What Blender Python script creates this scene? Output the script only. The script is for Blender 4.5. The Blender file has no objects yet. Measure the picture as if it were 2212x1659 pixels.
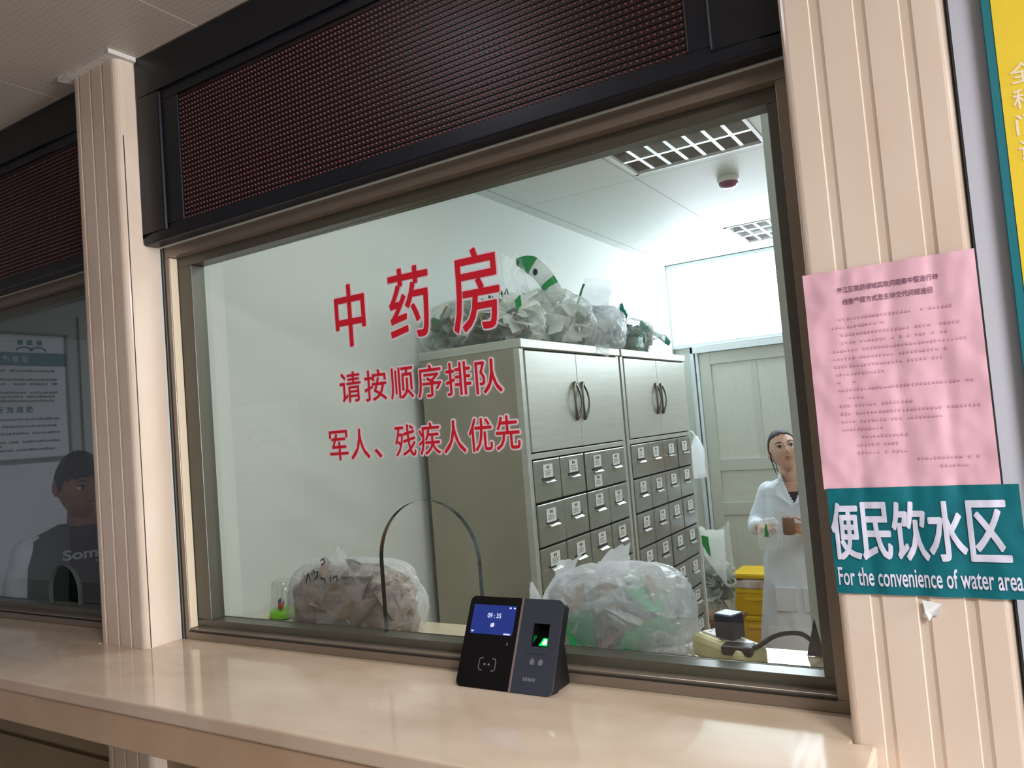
import bpy, bmesh, math, random
from mathutils import Vector, Matrix, noise as mnoise

D = bpy.data
SC = bpy.context.scene
COL = SC.collection
PI = math.pi

# ------------------------------------------------------------------ camera
CAM = (0.1876, -1.2554, 1.66)
YAW, PIT, ROL, FPX = 0.5457, 0.0549, -0.0812, 1675.3
def cam_axes():
    f = Vector((-math.sin(YAW) * math.cos(PIT), math.cos(YAW) * math.cos(PIT), math.sin(PIT)))
    r = Vector((math.cos(YAW), math.sin(YAW), 0)); u = r.cross(f)
    c, s = math.cos(ROL), math.sin(ROL)
    return f, r * c + u * s, u * c - r * s
_f, _r, _u = cam_axes()
cd = D.cameras.new('camera'); cam = D.objects.new('camera', cd); COL.objects.link(cam)
cd.sensor_fit = 'HORIZONTAL'; cd.sensor_width = 36.0
cd.lens = FPX / 2212.0 * 36.0
cd.clip_start = 0.02; cd.clip_end = 60
m3 = Matrix((_r, _u, -_f)).transposed()
cam.matrix_world = Matrix.Translation(CAM) @ m3.to_4x4()
SC.camera = cam

# ------------------------------------------------------------------ view, world, lights
SC.view_settings.view_transform = 'Standard'
SC.view_settings.look = 'None'
SC.view_settings.gamma = 1.0
SC.view_settings.exposure = 0.0
SC.cycles.transparent_max_bounces = 24
try: SC.view_settings.use_curve_mapping = False
except Exception: pass
w = D.worlds.new('world'); SC.world = w; w.use_nodes = True
w.node_tree.nodes['Background'].inputs[0].default_value = (0.75, 0.82, 0.9, 1)
w.node_tree.nodes['Background'].inputs[1].default_value = 0.25

def area(name, loc, aim, size, size_y, power, color):
    l = D.lights.new(name, 'AREA'); l.shape = 'RECTANGLE'; l.size = size; l.size_y = size_y
    l.energy = power; l.color = color
    o = D.objects.new(name, l); COL.objects.link(o); o.location = loc
    o.rotation_euler = (Vector(aim) - Vector(loc)).to_track_quat('-Z', 'Y').to_euler()
    return o
# daylight from the window at the end of the waiting hall (right of the camera)
area('hall_daylight', (6.3, -0.68, 1.75), (-2.0, -0.1, 1.5), 1.0, 1.8, 340, (0.96, 0.98, 1.0))
# ceiling lamps of the hall, behind the camera
area('hall_lamp', (1.45, -1.55, 2.76), (1.45, -1.55, 0), 0.9, 0.6, 78, (0.97, 0.97, 1.0))
# small ceiling panel of the hall just in front of the sign (it glints in the lamps of the sign)
area('sign_glint_lamp', (-0.95, -0.5, 2.77), (-0.95, -0.5, 0), 0.26, 0.2, 2.5, (0.86, 0.9, 1.0))
# daylight through the transom over the back door of the dispensary
area('transom_daylight', (-0.75, 4.30, 2.42), (-0.75, 3.3, 1.7), 1.6, 0.5, 20, (0.86, 0.94, 1.0))
# unseen fill light added for the dispensary, to the right of the window
area('dispensary_fill', (0.75, 2.2, 2.74), (0.75, 2.2, 0), 0.55, 0.55, 13, (0.92, 1.0, 0.98))
# unseen fill light added to brighten front faces inside, hidden by the sign box
area('worktop_fill', (-0.75, 0.85, 2.74), (-0.75, 0.85, 0), 0.55, 0.4, 9.5, (0.93, 1.0, 0.99))
# dim lamp of the neighbouring room
area('next_room_lamp', (-3.1, 2.8, 2.74), (-3.1, 2.8, 0), 0.6, 0.6, 16, (0.86, 0.92, 1.0))

# ------------------------------------------------------------------ materials
def lin(c):
    c = c / 255.0
    return c / 12.92 if c <= 0.04045 else ((c + 0.055) / 1.055) ** 2.4
def rgb(t): return (lin(t[0]), lin(t[1]), lin(t[2]), 1)
def nm(name):
    m = D.materials.new(name); m.use_nodes = True
    nt = m.node_tree; nt.nodes.clear()
    return m, nt, nt.nodes, nt.links
def mat(name, col, rough=0.5, metal=0.0, spec=0.5, col2=None, scale=8.0, stretch=(1, 1, 1), bump=0.0, bscale=40.0, emit=None, estr=0.0, detail=4.0, coat=0.0, bdist=0.01):
    m, nt, N, L = nm(name)
    out = N.new('ShaderNodeOutputMaterial'); p = N.new('ShaderNodeBsdfPrincipled')
    L.new(p.outputs[0], out.inputs[0])
    p.inputs['Base Color'].default_value = rgb(col)
    p.inputs['Roughness'].default_value = rough
    p.inputs['Metallic'].default_value = metal
    p.inputs['Specular IOR Level'].default_value = spec
    p.inputs['Coat Weight'].default_value = coat
    tc = None
    if col2 or bump:
        tc = N.new('ShaderNodeTexCoord'); mp = N.new('ShaderNodeMapping')
        L.new(tc.outputs['Object'], mp.inputs[0]); mp.inputs['Scale'].default_value = stretch
    if col2:
        n = N.new('ShaderNodeTexNoise'); n.inputs['Scale'].default_value = scale; n.inputs['Detail'].default_value = detail
        L.new(mp.outputs[0], n.inputs['Vector'])
        r = N.new('ShaderNodeValToRGB'); r.color_ramp.elements[0].position = 0.3; r.color_ramp.elements[1].position = 0.7
        r.color_ramp.elements[0].color = rgb(col); r.color_ramp.elements[1].color = rgb(col2)
        L.new(n.outputs['Fac'], r.inputs[0]); L.new(r.outputs[0], p.inputs['Base Color'])
    if bump:
        n2 = N.new('ShaderNodeTexNoise'); n2.inputs['Scale'].default_value = bscale; n2.inputs['Detail'].default_value = 5
        L.new(mp.outputs[0], n2.inputs['Vector'])
        b = N.new('ShaderNodeBump'); b.inputs['Strength'].default_value = bump; b.inputs['Distance'].default_value = bdist
        L.new(n2.outputs['Fac'], b.inputs['Height']); L.new(b.outputs[0], p.inputs['Normal'])
    if emit:
        p.inputs['Emission Color'].default_value = rgb(emit); p.inputs['Emission Strength'].default_value = estr
    return m
def sachet_mat(name, col, col2=None):
    m = mat(name, col, 0.4, col2=col2, scale=30); nt = m.node_tree; N, L = nt.nodes, nt.links
    out = [n for n in N if n.type == 'OUTPUT_MATERIAL'][0]; p = [n for n in N if n.type == 'BSDF_PRINCIPLED'][0]
    t = N.new('ShaderNodeBsdfTranslucent'); t.inputs[0].default_value = rgb(col); mx = N.new('ShaderNodeMixShader'); mx.inputs[0].default_value = 0.45
    L.new(p.outputs[0], mx.inputs[1]); L.new(t.outputs[0], mx.inputs[2]); L.new(mx.outputs[0], out.inputs[0]); return m
def glass_mat(name, tint=(1, 1, 1), boost=1.7, rough=0.0):
    m, nt, N, L = nm(name)
    out = N.new('ShaderNodeOutputMaterial'); mx = N.new('ShaderNodeMixShader')
    t = N.new('ShaderNodeBsdfTransparent'); t.inputs[0].default_value = (*tint, 1)
    g = N.new('ShaderNodeBsdfGlossy'); g.inputs['Roughness'].default_value = rough
    lw = N.new('ShaderNodeLayerWeight'); lw.inputs[0].default_value = 0.5
    pw = N.new('ShaderNodeMath'); pw.operation = 'POWER'; pw.inputs[1].default_value = 5.0
    mu = N.new('ShaderNodeMath'); mu.operation = 'MULTIPLY_ADD'; mu.inputs[1].default_value = 0.9; mu.inputs[2].default_value = 0.04 * boost; mu.use_clamp = True
    L.new(lw.outputs['Facing'], pw.inputs[0]); L.new(pw.outputs[0], mu.inputs[0]); L.new(mu.outputs[0], mx.inputs[0])
    L.new(t.outputs[0], mx.inputs[1]); L.new(g.outputs[0], mx.inputs[2]); L.new(mx.outputs[0], out.inputs[0])
    return m
def film_mat(name, col, opacity=0.45, rough=0.18, bump=0.6, bscale=22.0, edge=0.38):
    """thin crumpled plastic film"""
    m, nt, N, L = nm(name)
    out = N.new('ShaderNodeOutputMaterial'); mx = N.new('ShaderNodeMixShader')
    t = N.new('ShaderNodeBsdfTransparent')
    p = N.new('ShaderNodeBsdfPrincipled'); p.inputs['Base Color'].default_value = rgb(col)
    p.inputs['Roughness'].default_value = rough; p.inputs['Specular IOR Level'].default_value = 0.8
    tl = N.new('ShaderNodeBsdfTranslucent'); tl.inputs[0].default_value = rgb(col)
    m2 = N.new('ShaderNodeMixShader'); m2.inputs[0].default_value = 0.55
    tc = N.new('ShaderNodeTexCoord'); v = N.new('ShaderNodeTexNoise'); v.inputs['Scale'].default_value = bscale; v.inputs['Detail'].default_value = 3
    v.inputs['Distortion'].default_value = 1.2
    b = N.new('ShaderNodeBump'); b.inputs['Strength'].default_value = bump; b.inputs['Distance'].default_value = 0.02
    L.new(tc.outputs['Object'], v.inputs['Vector']); L.new(v.outputs['Fac'], b.inputs['Height'])
    L.new(b.outputs[0], p.inputs['Normal'])
    lw = N.new('ShaderNodeLayerWeight'); lw.inputs[0].default_value = 0.35
    L.new(b.outputs[0], lw.inputs['Normal'])
    mr = N.new('ShaderNodeMapRange'); mr.inputs[3].default_value = opacity; mr.inputs[4].default_value = min(1.0, opacity + edge)
    L.new(lw.outputs['Facing'], mr.inputs[0]); L.new(mr.outputs[0], mx.inputs[0])
    L.new(p.outputs[0], m2.inputs[1]); L.new(tl.outputs[0], m2.inputs[2])
    L.new(t.outputs[0], mx.inputs[1]); L.new(m2.outputs[0], mx.inputs[2]); L.new(mx.outputs[0], out.inputs[0])
    return m
def panel_mat(name, col, seam, px, py, ox, oy, wid, rough=0.6, perf=0.0):
    """ceiling panels: seams every px / py metres, optional pinhole perforation"""
    m, nt, N, L = nm(name)
    out = N.new('ShaderNodeOutputMaterial'); p = N.new('ShaderNodeBsdfPrincipled'); L.new(p.outputs[0], out.inputs[0])
    p.inputs['Roughness'].default_value = rough
    tc = N.new('ShaderNodeTexCoord'); sx = N.new('ShaderNodeSeparateXYZ'); L.new(tc.outputs['Object'], sx.inputs[0])
    def M(op, a, b=None):
        n = N.new('ShaderNodeMath'); n.operation = op
        for i, v in enumerate((a, b)):
            if v is None: continue
            if isinstance(v, (int, float)): n.inputs[i].default_value = v
            else: L.new(v, n.inputs[i])
        return n.outputs[0]
    def line(o, off, period, wd):
        a = M('ADD', o, -off); f = M('FLOORED_MODULO', a, period)
        return M('LESS_THAN', f, wd)
    l = M('MAXIMUM', line(sx.outputs[0], ox, px, wid), line(sx.outputs[1], oy, py, wid * 0.6))
    mix = N.new('ShaderNodeMix'); mix.data_type = 'RGBA'
    mix.inputs[6].default_value = rgb(col); mix.inputs[7].default_value = rgb(seam)
    L.new(l, mix.inputs[0]); c = mix.outputs[2]
    if perf:
        a = M('FLOORED_MODULO', sx.outputs[0], perf); b = M('FLOORED_MODULO', sx.outputs[1], perf)
        q = M('LESS_THAN', M('ADD', M('POWER', M('SUBTRACT', a, perf / 2), 2), M('POWER', M('SUBTRACT', b, perf / 2), 2)), (perf * 0.17) ** 2)
        m2 = N.new('ShaderNodeMix'); m2.data_type = 'RGBA'; m2.inputs[7].default_value = rgb([x * 0.87 for x in col])
        L.new(q, m2.inputs[0]); L.new(c, m2.inputs[6]); c = m2.outputs[2]
    L.new(c, p.inputs['Base Color'])
    return m

MT = dict(
    marble=mat('beige_marble', (220, 198, 178), 0.16, col2=(233, 216, 199), scale=5, stretch=(1, 1, 0.5), spec=0.5),
    counter=mat('counter_marble', (206, 181, 156), 0.09, col2=(228, 206, 184), scale=4, stretch=(1, 2.2, 1), spec=0.6, detail=6),
    fascia=mat('fascia_marble', (200, 168, 138), 0.22, col2=(212, 182, 154), scale=5),
    inner_top=mat('inner_marble', (205, 188, 160), 0.06, col2=(216, 202, 176), scale=5, spec=0.8),
    caulk=mat('white_caulk', (226, 220, 214), 0.7, bump=0.4, bscale=60),
    base=mat('base_panel', (150, 130, 98), 0.4, col2=(160, 140, 108), scale=3),
    black=mat('black_frame', (20, 22, 30), 0.38, spec=0.35, col2=(26, 27, 36), scale=6),
    ledback=mat('led_back', (34, 16, 20), 0.45),
    leddot=mat('led_dot', (116, 64, 67), 0.3, spec=0.6),
    bronze=mat('bronze_aluminium', (136, 122, 108), 0.3, metal=0.25, spec=0.7, col2=(144, 130, 116), scale=4),
    bronze_d=mat('dark_bronze_aluminium', (90, 88, 76), 0.32, metal=0.2, spec=0.6, col2=(98, 96, 84), scale=5),
    glassedge=mat('glass_cut_edge', (26, 38, 34), 0.12, spec=0.9),
    glass=glass_mat('window_glass', (0.95, 0.97, 0.965)),
    glass2=glass_mat('side_window_glass', (0.84, 0.90, 0.92), 1.5),
    wall=mat('painted_wall', (212, 217, 211), 0.6, bump=0.05, bscale=60),
    wall_n=mat('next_room_wall', (170, 174, 172), 0.7),
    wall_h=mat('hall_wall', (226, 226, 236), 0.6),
    wall_o=mat('low_bounce_wall', (120, 116, 116), 0.6),  # opposite wall, darkened to cut the light it bounces onto the pillars
    floor_w=mat('brown_floor', (176, 122, 62), 0.3, col2=(188, 136, 74), scale=3, stretch=(1, 8, 1)),
    floor=mat('floor_tile', (150, 142, 132), 0.25, col2=(162, 154, 144), scale=2),
    steel=mat('brushed_steel', (190, 192, 182), 0.38, metal=0.45, col2=(200, 202, 194), scale=6, stretch=(1, 1, 14), spec=0.5),
    steel_side=mat('dull_steel', (160, 156, 140), 0.42, metal=0.55, col2=(170, 166, 150), scale=4),
    steel_d=mat('steel_drawer', (166, 167, 160), 0.24, metal=0.8, col2=(178, 179, 172), scale=5, stretch=(1, 1, 10)),
    sack=mat('sack_plastic', (236, 226, 222), 0.3, col2=(176, 140, 116), scale=14),
    steel_h=mat('dark_steel_handle', (112, 110, 100), 0.3, metal=0.6),
    gap=mat('dark_gap', (40, 40, 38), 0.8),
    chrome=mat('chrome', (225, 225, 222), 0.15, metal=1.0),
    card=mat('label_card', (226, 228, 224), 0.6),
    ink=mat('black_ink', (44, 44, 46), 0.7),
    greyink=mat('grey_ink', (128, 130, 130), 0.7),
    red=mat('red_vinyl', (226, 30, 50), 0.45),
    pinkw=mat('white_vinyl', (255, 236, 242), 0.5),
    paper=mat('pink_paper', (236, 188, 200), 0.55, col2=(230, 180, 194), scale=6, spec=0.4),
    pinkink=mat('faded_ink', (212, 160, 182), 0.7),
    pinkink2=mat('title_ink', (134, 92, 116), 0.7),
    teal=mat('teal_film', (14, 112, 122), 0.3, col2=(10, 104, 116), scale=10, spec=0.5),
    tealb=mat('teal_board', (20, 124, 136), 0.4),
    yellow_b=mat('yellow_board', (240, 208, 50), 0.4),
    cream=mat('cream_letter', (244, 226, 196), 0.5),
    sign_w=mat('white_letter', (222, 222, 240), 0.5),
    alu=mat('reflector_aluminium', (196, 192, 188), 0.25, metal=0.3),
    louver=mat('louver_aluminium', (246, 250, 252), 0.22, metal=0.85),
    tube=mat('fluorescent_tube', (240, 244, 244), 0.3),
    white=mat('white_plastic', (232, 234, 232), 0.4),
    maroon=mat('maroon_plastic', (140, 84, 110), 0.35),
    doorm=mat('laminate_door', (196, 198, 186), 0.36, col2=(206, 208, 198), scale=9, stretch=(30, 30, 0.6), spec=0.5),
    doorm_h=mat('laminate_door_cross', (192, 194, 182), 0.4, col2=(204, 206, 196), scale=9, stretch=(0.6, 30, 30)),
    doorm_f=mat('laminate_door_frame', (192, 194, 184), 0.35),
    bluewhite=mat('door_frame_white', (214, 222, 226), 0.4),
    device_k=mat('black_gloss_plastic', (14, 13, 17), 0.22, spec=0.5),
    well=mat('matt_black_well', (10, 14, 11), 0.9, spec=0.05),
    device_g=mat('dark_grey_plastic', (58, 62, 74), 0.45),
    device_b=mat('black_matte_plastic', (20, 20, 22), 0.5),
    device_s=mat('silver_strip', (150, 134, 130), 0.35, metal=0.3),
    icon=mat('device_print', (120, 122, 130), 0.6),
    yellow=mat('yellow_plastic', (238, 196, 10), 0.35, col2=(232, 188, 4), scale=8),
    cream_p=mat('cream_plastic', (222, 214, 160), 0.4),
    cable=mat('black_rubber', (26, 28, 36), 0.5),
    adapter=mat('blue_black_plastic', (44, 50, 66), 0.4),
    adapter_t=mat('pale_adapter_top', (150, 166, 190), 0.35),
    wood=mat('brown_wood', (120, 86, 52), 0.4, col2=(136, 98, 60), scale=6, stretch=(10, 10, 1)),
    lime=mat('lime_plastic', (120, 206, 30), 0.4),
    clearp=glass_mat('clear_plastic', (0.93, 0.95, 0.93), 2.2, 0.05),
    bluep=mat('blue_plastic', (70, 96, 150), 0.4), redp=mat('red_plastic', (200, 60, 70), 0.4),
    herb=mat('dried_herbs', (108, 96, 84), 0.8, col2=(176, 160, 142), scale=26, bump=0.8, bscale=40, detail=6),
    herb_d=mat('dark_herbs', (92, 78, 70), 0.8, col2=(140, 122, 108), scale=30, bump=0.8, bscale=40),
    pk_white=sachet_mat('packet_white', (244, 248, 246)), pk_grey=sachet_mat('packet_grey', (222, 228, 222), (172, 182, 174)),
    pk_green=mat('packet_green', (44, 150, 84), 0.4), pk_tan=sachet_mat('packet_tan', (214, 190, 152), (186, 160, 124)),
    pk_dark=sachet_mat('packet_dark', (150, 162, 158), (108, 120, 116)), pk_teal=mat('packet_teal', (40, 142, 126), 0.4),
    pk_herb=sachet_mat('packet_herb', (186, 172, 152), (158, 142, 124)),
    film=film_mat('clear_film', (240, 242, 240), 0.2), film_w=film_mat('milky_film', (246, 248, 252), 0.48, 0.25, 0.5),
    film_c=film_mat('crinkled_clear_film', (248, 250, 248), 0.11, 0.12, 0.5, 14), film_g=film_mat('grey_film', (246, 248, 242), 0.16, 0.16, 0.5, 20, 0.3), film_h=film_mat('herb_bag_film', (246, 248, 250), 0.22, 0.14, 0.8, 18, 0.4), film_l=film_mat('loose_clear_film', (250, 252, 250), 0.30, 0.10, 0.9, 14, 0.45), film_k=film_mat('packet_bag_film', (244, 247, 252), 0.40, 0.2, 0.9, 14, 0.4),
    film_flap=film_mat('doubled_film', (246, 248, 252), 0.68, 0.22, 0.5), film_ruffle=film_mat('gathered_film', (236, 238, 234), 0.5, 0.22, 0.5),
    skin=mat('skin', (214, 172, 150), 0.5, col2=(206, 160, 138), scale=30), skin_h=mat('hand_skin', (206, 158, 132), 0.5),
    skin_m=mat('tanned_skin', (164, 116, 96), 0.55, col2=(150, 102, 84), scale=24),
    hair=mat('black_hair', (30, 30, 36), 0.62, bump=0.4, bscale=120), hair_m=mat('dark_cropped_hair', (32, 44, 58), 0.6, bump=0.5, bscale=200),
    coat=mat('white_cotton', (226, 232, 242), 0.7, bump=0.25, bscale=9, bdist=0.02), maroonc=mat('dark_purple_knit', (64, 44, 62), 0.8),
    eyew=mat('eye_white', (226, 222, 218), 0.3), iris=mat('dark_iris', (34, 26, 24), 0.2), lips=mat('lips', (176, 104, 96), 0.45),
    brow=mat('eyebrow', (70, 56, 52), 0.7), lens=glass_mat('spectacle_lens', (0.97, 0.97, 0.97), 2.0), wire=mat('spectacle_frame', (212, 190, 180), 0.3, metal=0.4),
    trouser=mat('dark_trousers', (38, 34, 46), 0.8), vest=mat('grey_green_vest', (58, 70, 70), 0.8), sweater=mat('black_sweater', (22, 26, 34), 0.85),
    jar=mat('brown_jar', (132, 98, 80), 0.3), ltext=mat('pale_grey_print', (170, 176, 176), 0.6),
    posterw=mat('poster_white', (206, 210, 220), 0.4), postert=mat('poster_teal', (36, 116, 124), 0.4), posterf=mat('poster_frame', (120, 126, 128), 0.4, metal=0.3),
    shoe=mat('shoe', (60, 60, 62), 0.6),
)
def emit_mat(name, col, s):
    m, nt, N, L = nm(name); out = N.new('ShaderNodeOutputMaterial'); e = N.new('ShaderNodeEmission')
    e.inputs[0].default_value = rgb(col); e.inputs[1].default_value = s; L.new(e.outputs[0], out.inputs[0]); return m
MT['day'] = emit_mat('daylight_pane', (232, 245, 255), 12.0)
MT['day2'] = emit_mat('hall_daylight_pane', (236, 242, 255), 2.6)
MT['screen'] = emit_mat('lcd_blue', (44, 58, 132), 1.0)
MT['scrtxt'] = emit_mat('lcd_white', (205, 205, 240), 1.2)
MT['green'] = emit_mat('sensor_green', (20, 220, 90), 1.2)
MT['green_w'] = emit_mat('sensor_core', (225, 255, 235), 1.6)
MT['green_d'] = emit_mat('sensor_dim_green', (10, 120, 50), 0.7)

# ------------------------------------------------------------------ mesh helpers
class MB:
    def __init__(s): s.v = []; s.f = []; s.mi = []; s.cur = 0
    def add(s, vs, fs):
        b = len(s.v); s.v += [tuple(x) for x in vs]
        for f in fs: s.f.append(tuple(b + i for i in f)); s.mi.append(s.cur)
        return s
    def box(s, x0, x1, y0, y1, z0, z1):
        return s.add([(x0, y0, z0), (x1, y0, z0), (x1, y1, z0), (x0, y1, z0), (x0, y0, z1), (x1, y0, z1), (x1, y1, z1), (x0, y1, z1)],
                     [(0, 3, 2, 1), (4, 5, 6, 7), (0, 1, 5, 4), (1, 2, 6, 5), (2, 3, 7, 6), (3, 0, 4, 7)])
    def prism(s, poly, axis, a, b):
        """polygon in the two other axes, extruded from a to b along axis"""
        n = len(poly)
        def P(p, t):
            return {'x': (t, p[0], p[1]), 'y': (p[0], t, p[1]), 'z': (p[0], p[1], t)}[axis]
        vs = [P(p, a) for p in poly] + [P(p, b) for p in poly]
        fs = [tuple(range(n))[::-1], tuple(range(n, 2 * n))] + [(i, (i + 1) % n, n + (i + 1) % n, n + i) for i in range(n)]
        return s.add(vs, fs)
    def tube(s, pts, r, seg=10, caps=True):
        pts = [Vector(p) for p in pts]; n = len(pts)
        rr = r if isinstance(r, (list, tuple)) else [r] * n
        t0 = (pts[1] - pts[0]).normalized()
        up = Vector((0, 0, 1)) if abs(t0.z) < 0.9 else Vector((1, 0, 0))
        a = t0.cross(up).normalized(); vs = []
        for i in range(n):
            t = ((pts[min(i + 1, n - 1)] - pts[max(i - 1, 0)])).normalized()
            a = (a - t * a.dot(t)).normalized(); b = t.cross(a)
            for k in range(seg):
                th = 2 * PI * k / seg; vs.append(pts[i] + (a * math.cos(th) + b * math.sin(th)) * rr[i])
        fs = [(i * seg + k, i * seg + (k + 1) % seg, (i + 1) * seg + (k + 1) % seg, (i + 1) * seg + k) for i in range(n - 1) for k in range(seg)]
        if caps: fs += [tuple(range(seg))[::-1], tuple((n - 1) * seg + k for k in range(seg))]
        return s.add(vs, fs)
    def capsule(s, p, q, r0, r1, seg=14):
        p = Vector(p); q = Vector(q); d = (q - p).normalized(); pts = []; rr = []
        for k in range(4):
            a = PI / 2 * (1 - k / 4) ; pts.append(p - d * r0 * math.sin(a)); rr.append(max(r0 * math.cos(a), r0 * 0.03))
        pts.append(p); rr.append(r0); pts.append(q); rr.append(r1)
        for k in range(1, 5):
            a = PI / 2 * k / 4; pts.append(q + d * r1 * math.sin(a)); rr.append(max(r1 * math.cos(a), r1 * 0.03))
        return s.tube(pts, rr, seg)
    def ell(s, c, r, nu=16, nv=10, fn=None):
        vs = []
        for j in range(nv + 1):
            ph = PI * j / nv
            for i in range(nu):
                th = 2 * PI * i / nu
                v = Vector((math.sin(ph) * math.cos(th), math.sin(ph) * math.sin(th), math.cos(ph)))
                if fn: v = fn(v)
                vs.append((c[0] + r[0] * v.x, c[1] + r[1] * v.y, c[2] + r[2] * v.z))
        fs = [(j * nu + i, (j + 1) * nu + i, (j + 1) * nu + (i + 1) % nu, j * nu + (i + 1) % nu) for j in range(nv) for i in range(nu)]
        return s.add(vs, fs)
    def loft(s, rings, closed=True, caps=True):
        n = len(rings[0]); b = []
        for r in rings: b += list(r)
        m = n if closed else n - 1
        fs = [(j * n + i, j * n + (i + 1) % n, (j + 1) * n + (i + 1) % n, (j + 1) * n + i) for j in range(len(rings) - 1) for i in range(m)]
        if caps and closed: fs += [tuple(range(n))[::-1], tuple((len(rings) - 1) * n + i for i in range(n))]
        return s.add(b, fs)
    def mesh(s, name, mats, smooth=False, loc=(0, 0, 0)):
        me = D.meshes.new(name)
        me.from_pydata([(v[0] - loc[0], v[1] - loc[1], v[2] - loc[2]) for v in s.v], [], s.f)
        for m in (mats if isinstance(mats, (list, tuple)) else [mats]): me.materials.append(m)
        for p, i in zip(me.polygons, s.mi): p.material_index = i; p.use_smooth = smooth
        bm = bmesh.new(); bm.from_mesh(me); bmesh.ops.remove_doubles(bm, verts=bm.verts, dist=1e-6)
        bmesh.ops.recalc_face_normals(bm, faces=bm.faces); bm.to_mesh(me); bm.free()
        return me
    def build(s, name, mats, parent=None, smooth=False, bevel=0.0, loc=None):
        """link as one object; loc = world position of its origin (default: the parent's)"""
        base = loc if loc is not None else (WL[parent.name] if parent else (0, 0, 0))
        o = D.objects.new(name, s.mesh(name, mats, smooth, base)); COL.objects.link(o)
        if parent: o.parent = parent; o.location = Vector(base) - Vector(WL[parent.name])
        else: o.location = base
        WL[o.name] = Vector(base)
        if bevel:
            b = o.modifiers.new('bevel', 'BEVEL'); b.width = bevel; b.segments = 2; b.limit_method = 'ANGLE'; b.angle_limit = 0.7
        return o
WL = {}
def tag(o, label=None, cat=None, group=None, kind=None):
    if label: o['label'] = label
    if cat: o['category'] = cat
    if group: o['group'] = group
    if kind: o['kind'] = kind
    return o
def empty(name, loc, label=None, cat=None, group=None, kind=None):
    o = D.objects.new(name, None); COL.objects.link(o); o.location = loc; WL[o.name] = Vector(loc)
    o.empty_display_size = 0.05
    return tag(o, label, cat, group, kind)
def structure(o): o['kind'] = 'structure'; return o

# glyphs ----------------------------------------------------------
_fc = D.curves.new('glyph', 'FONT'); _fo = D.objects.new('glyph', _fc); COL.objects.link(_fo)
def glyph(ch, weight=0.0, ext=0.0):
    _fc.body = ch; _fc.offset = weight; _fc.extrude = ext; _fc.resolution_u = 3
    bpy.context.view_layer.update()
    me = _fo.evaluated_get(bpy.context.evaluated_depsgraph_get()).to_mesh()
    return [v.co.copy() for v in me.vertices], [tuple(p.vertices) for p in me.polygons]
def fine(pts, fs, step):
    """cut flat (x, z) faces into a grid so that they can follow a wavy sheet"""
    bm = bmesh.new(); vv = [bm.verts.new((p[0], 0, p[1])) for p in pts]
    for f in fs:
        try: bm.faces.new([vv[i] for i in f])
        except ValueError: pass
    for ax, no in ((0, (1, 0, 0)), (1, (0, 0, 1))):
        a, b = min(p[ax] for p in pts), max(p[ax] for p in pts); k = math.ceil(a / step)
        while k * step < b:
            co = (k * step, 0, 0) if ax == 0 else (0, 0, k * step)
            bmesh.ops.bisect_plane(bm, geom=bm.verts[:] + bm.edges[:] + bm.faces[:], plane_co=co, plane_no=no); k += 1
    bm.verts.index_update()
    r = [(v.co.x, v.co.z) for v in bm.verts], [tuple(v.index for v in f.verts) for f in bm.faces]
    bm.free(); return r
def put_glyph(mb, ch, x0, x1, z0, z1, fn, weight=0.0, base=None, step=0, fat=0):
    """glyph stretched into the box (x0..x1, z0..z1); fn maps (x, z) to a 3D point"""
    v0, _ = glyph(ch, base if base is not None else weight)
    if not v0: return
    ax, bx = min(v.x for v in v0), max(v.x for v in v0); ay, by = min(v.y for v in v0), max(v.y for v in v0)
    vs, fs = glyph(ch, weight) if base is not None else (v0, glyph(ch, weight)[1])
    if base is not None: vs = [v.copy() for v in vs]
    sx = (x1 - x0) / max(bx - ax, 1e-6); sz = (z1 - z0) / max(by - ay, 1e-6)
    pts = [(x0 + (v.x - ax) * sx, z0 + (v.y - ay) * sz) for v in vs]
    if step: pts, fs = fine(pts, fs, step)
    if not fat: mb.add([fn(*p) for p in pts], fs)
    for k in range(14 if fat else 0):      # heavier strokes: the glyph repeated in a small circle
        dx, dz = fat * math.cos(2 * PI * k / 14), fat * math.sin(2 * PI * k / 14)
        mb.add([Vector(fn(p[0] + dx, p[1] + dz)) - Vector((0, k * 4e-5, 0)) for p in pts], fs)
def put_line(mb, text, x0, x1, z0, z1, fn, weight=0.0, step=0):
    """a run of text keeping its own spacing, stretched into the box"""
    vs, fs = glyph(text, weight)
    ax, bx = min(v.x for v in vs), max(v.x for v in vs); ay, by = min(v.y for v in vs), max(v.y for v in vs)
    pts = [(x0 + (v.x - ax) * (x1 - x0) / (bx - ax), z0 + (v.y - ay) * (z1 - z0) / (by - ay)) for v in vs]
    if step: pts, fs = fine(pts, fs, step)
    mb.add([fn(*p) for p in pts], fs)

# ------------------------------------------------------------------ dimensions
CT = 1.15           # counter top
ZC = 2.78           # ceiling
YF = 0.1068         # front of the window frames
Y2 = 0.1343         # front of the sashes
YG = 0.165          # glass
ZB = 2.2448         # underside of the sign boxes
XL0, XL1 = -1.9898, -1.7714   # left pillar
XR0, XR1 = -0.0329, 0.1923    # right pillar

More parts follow.
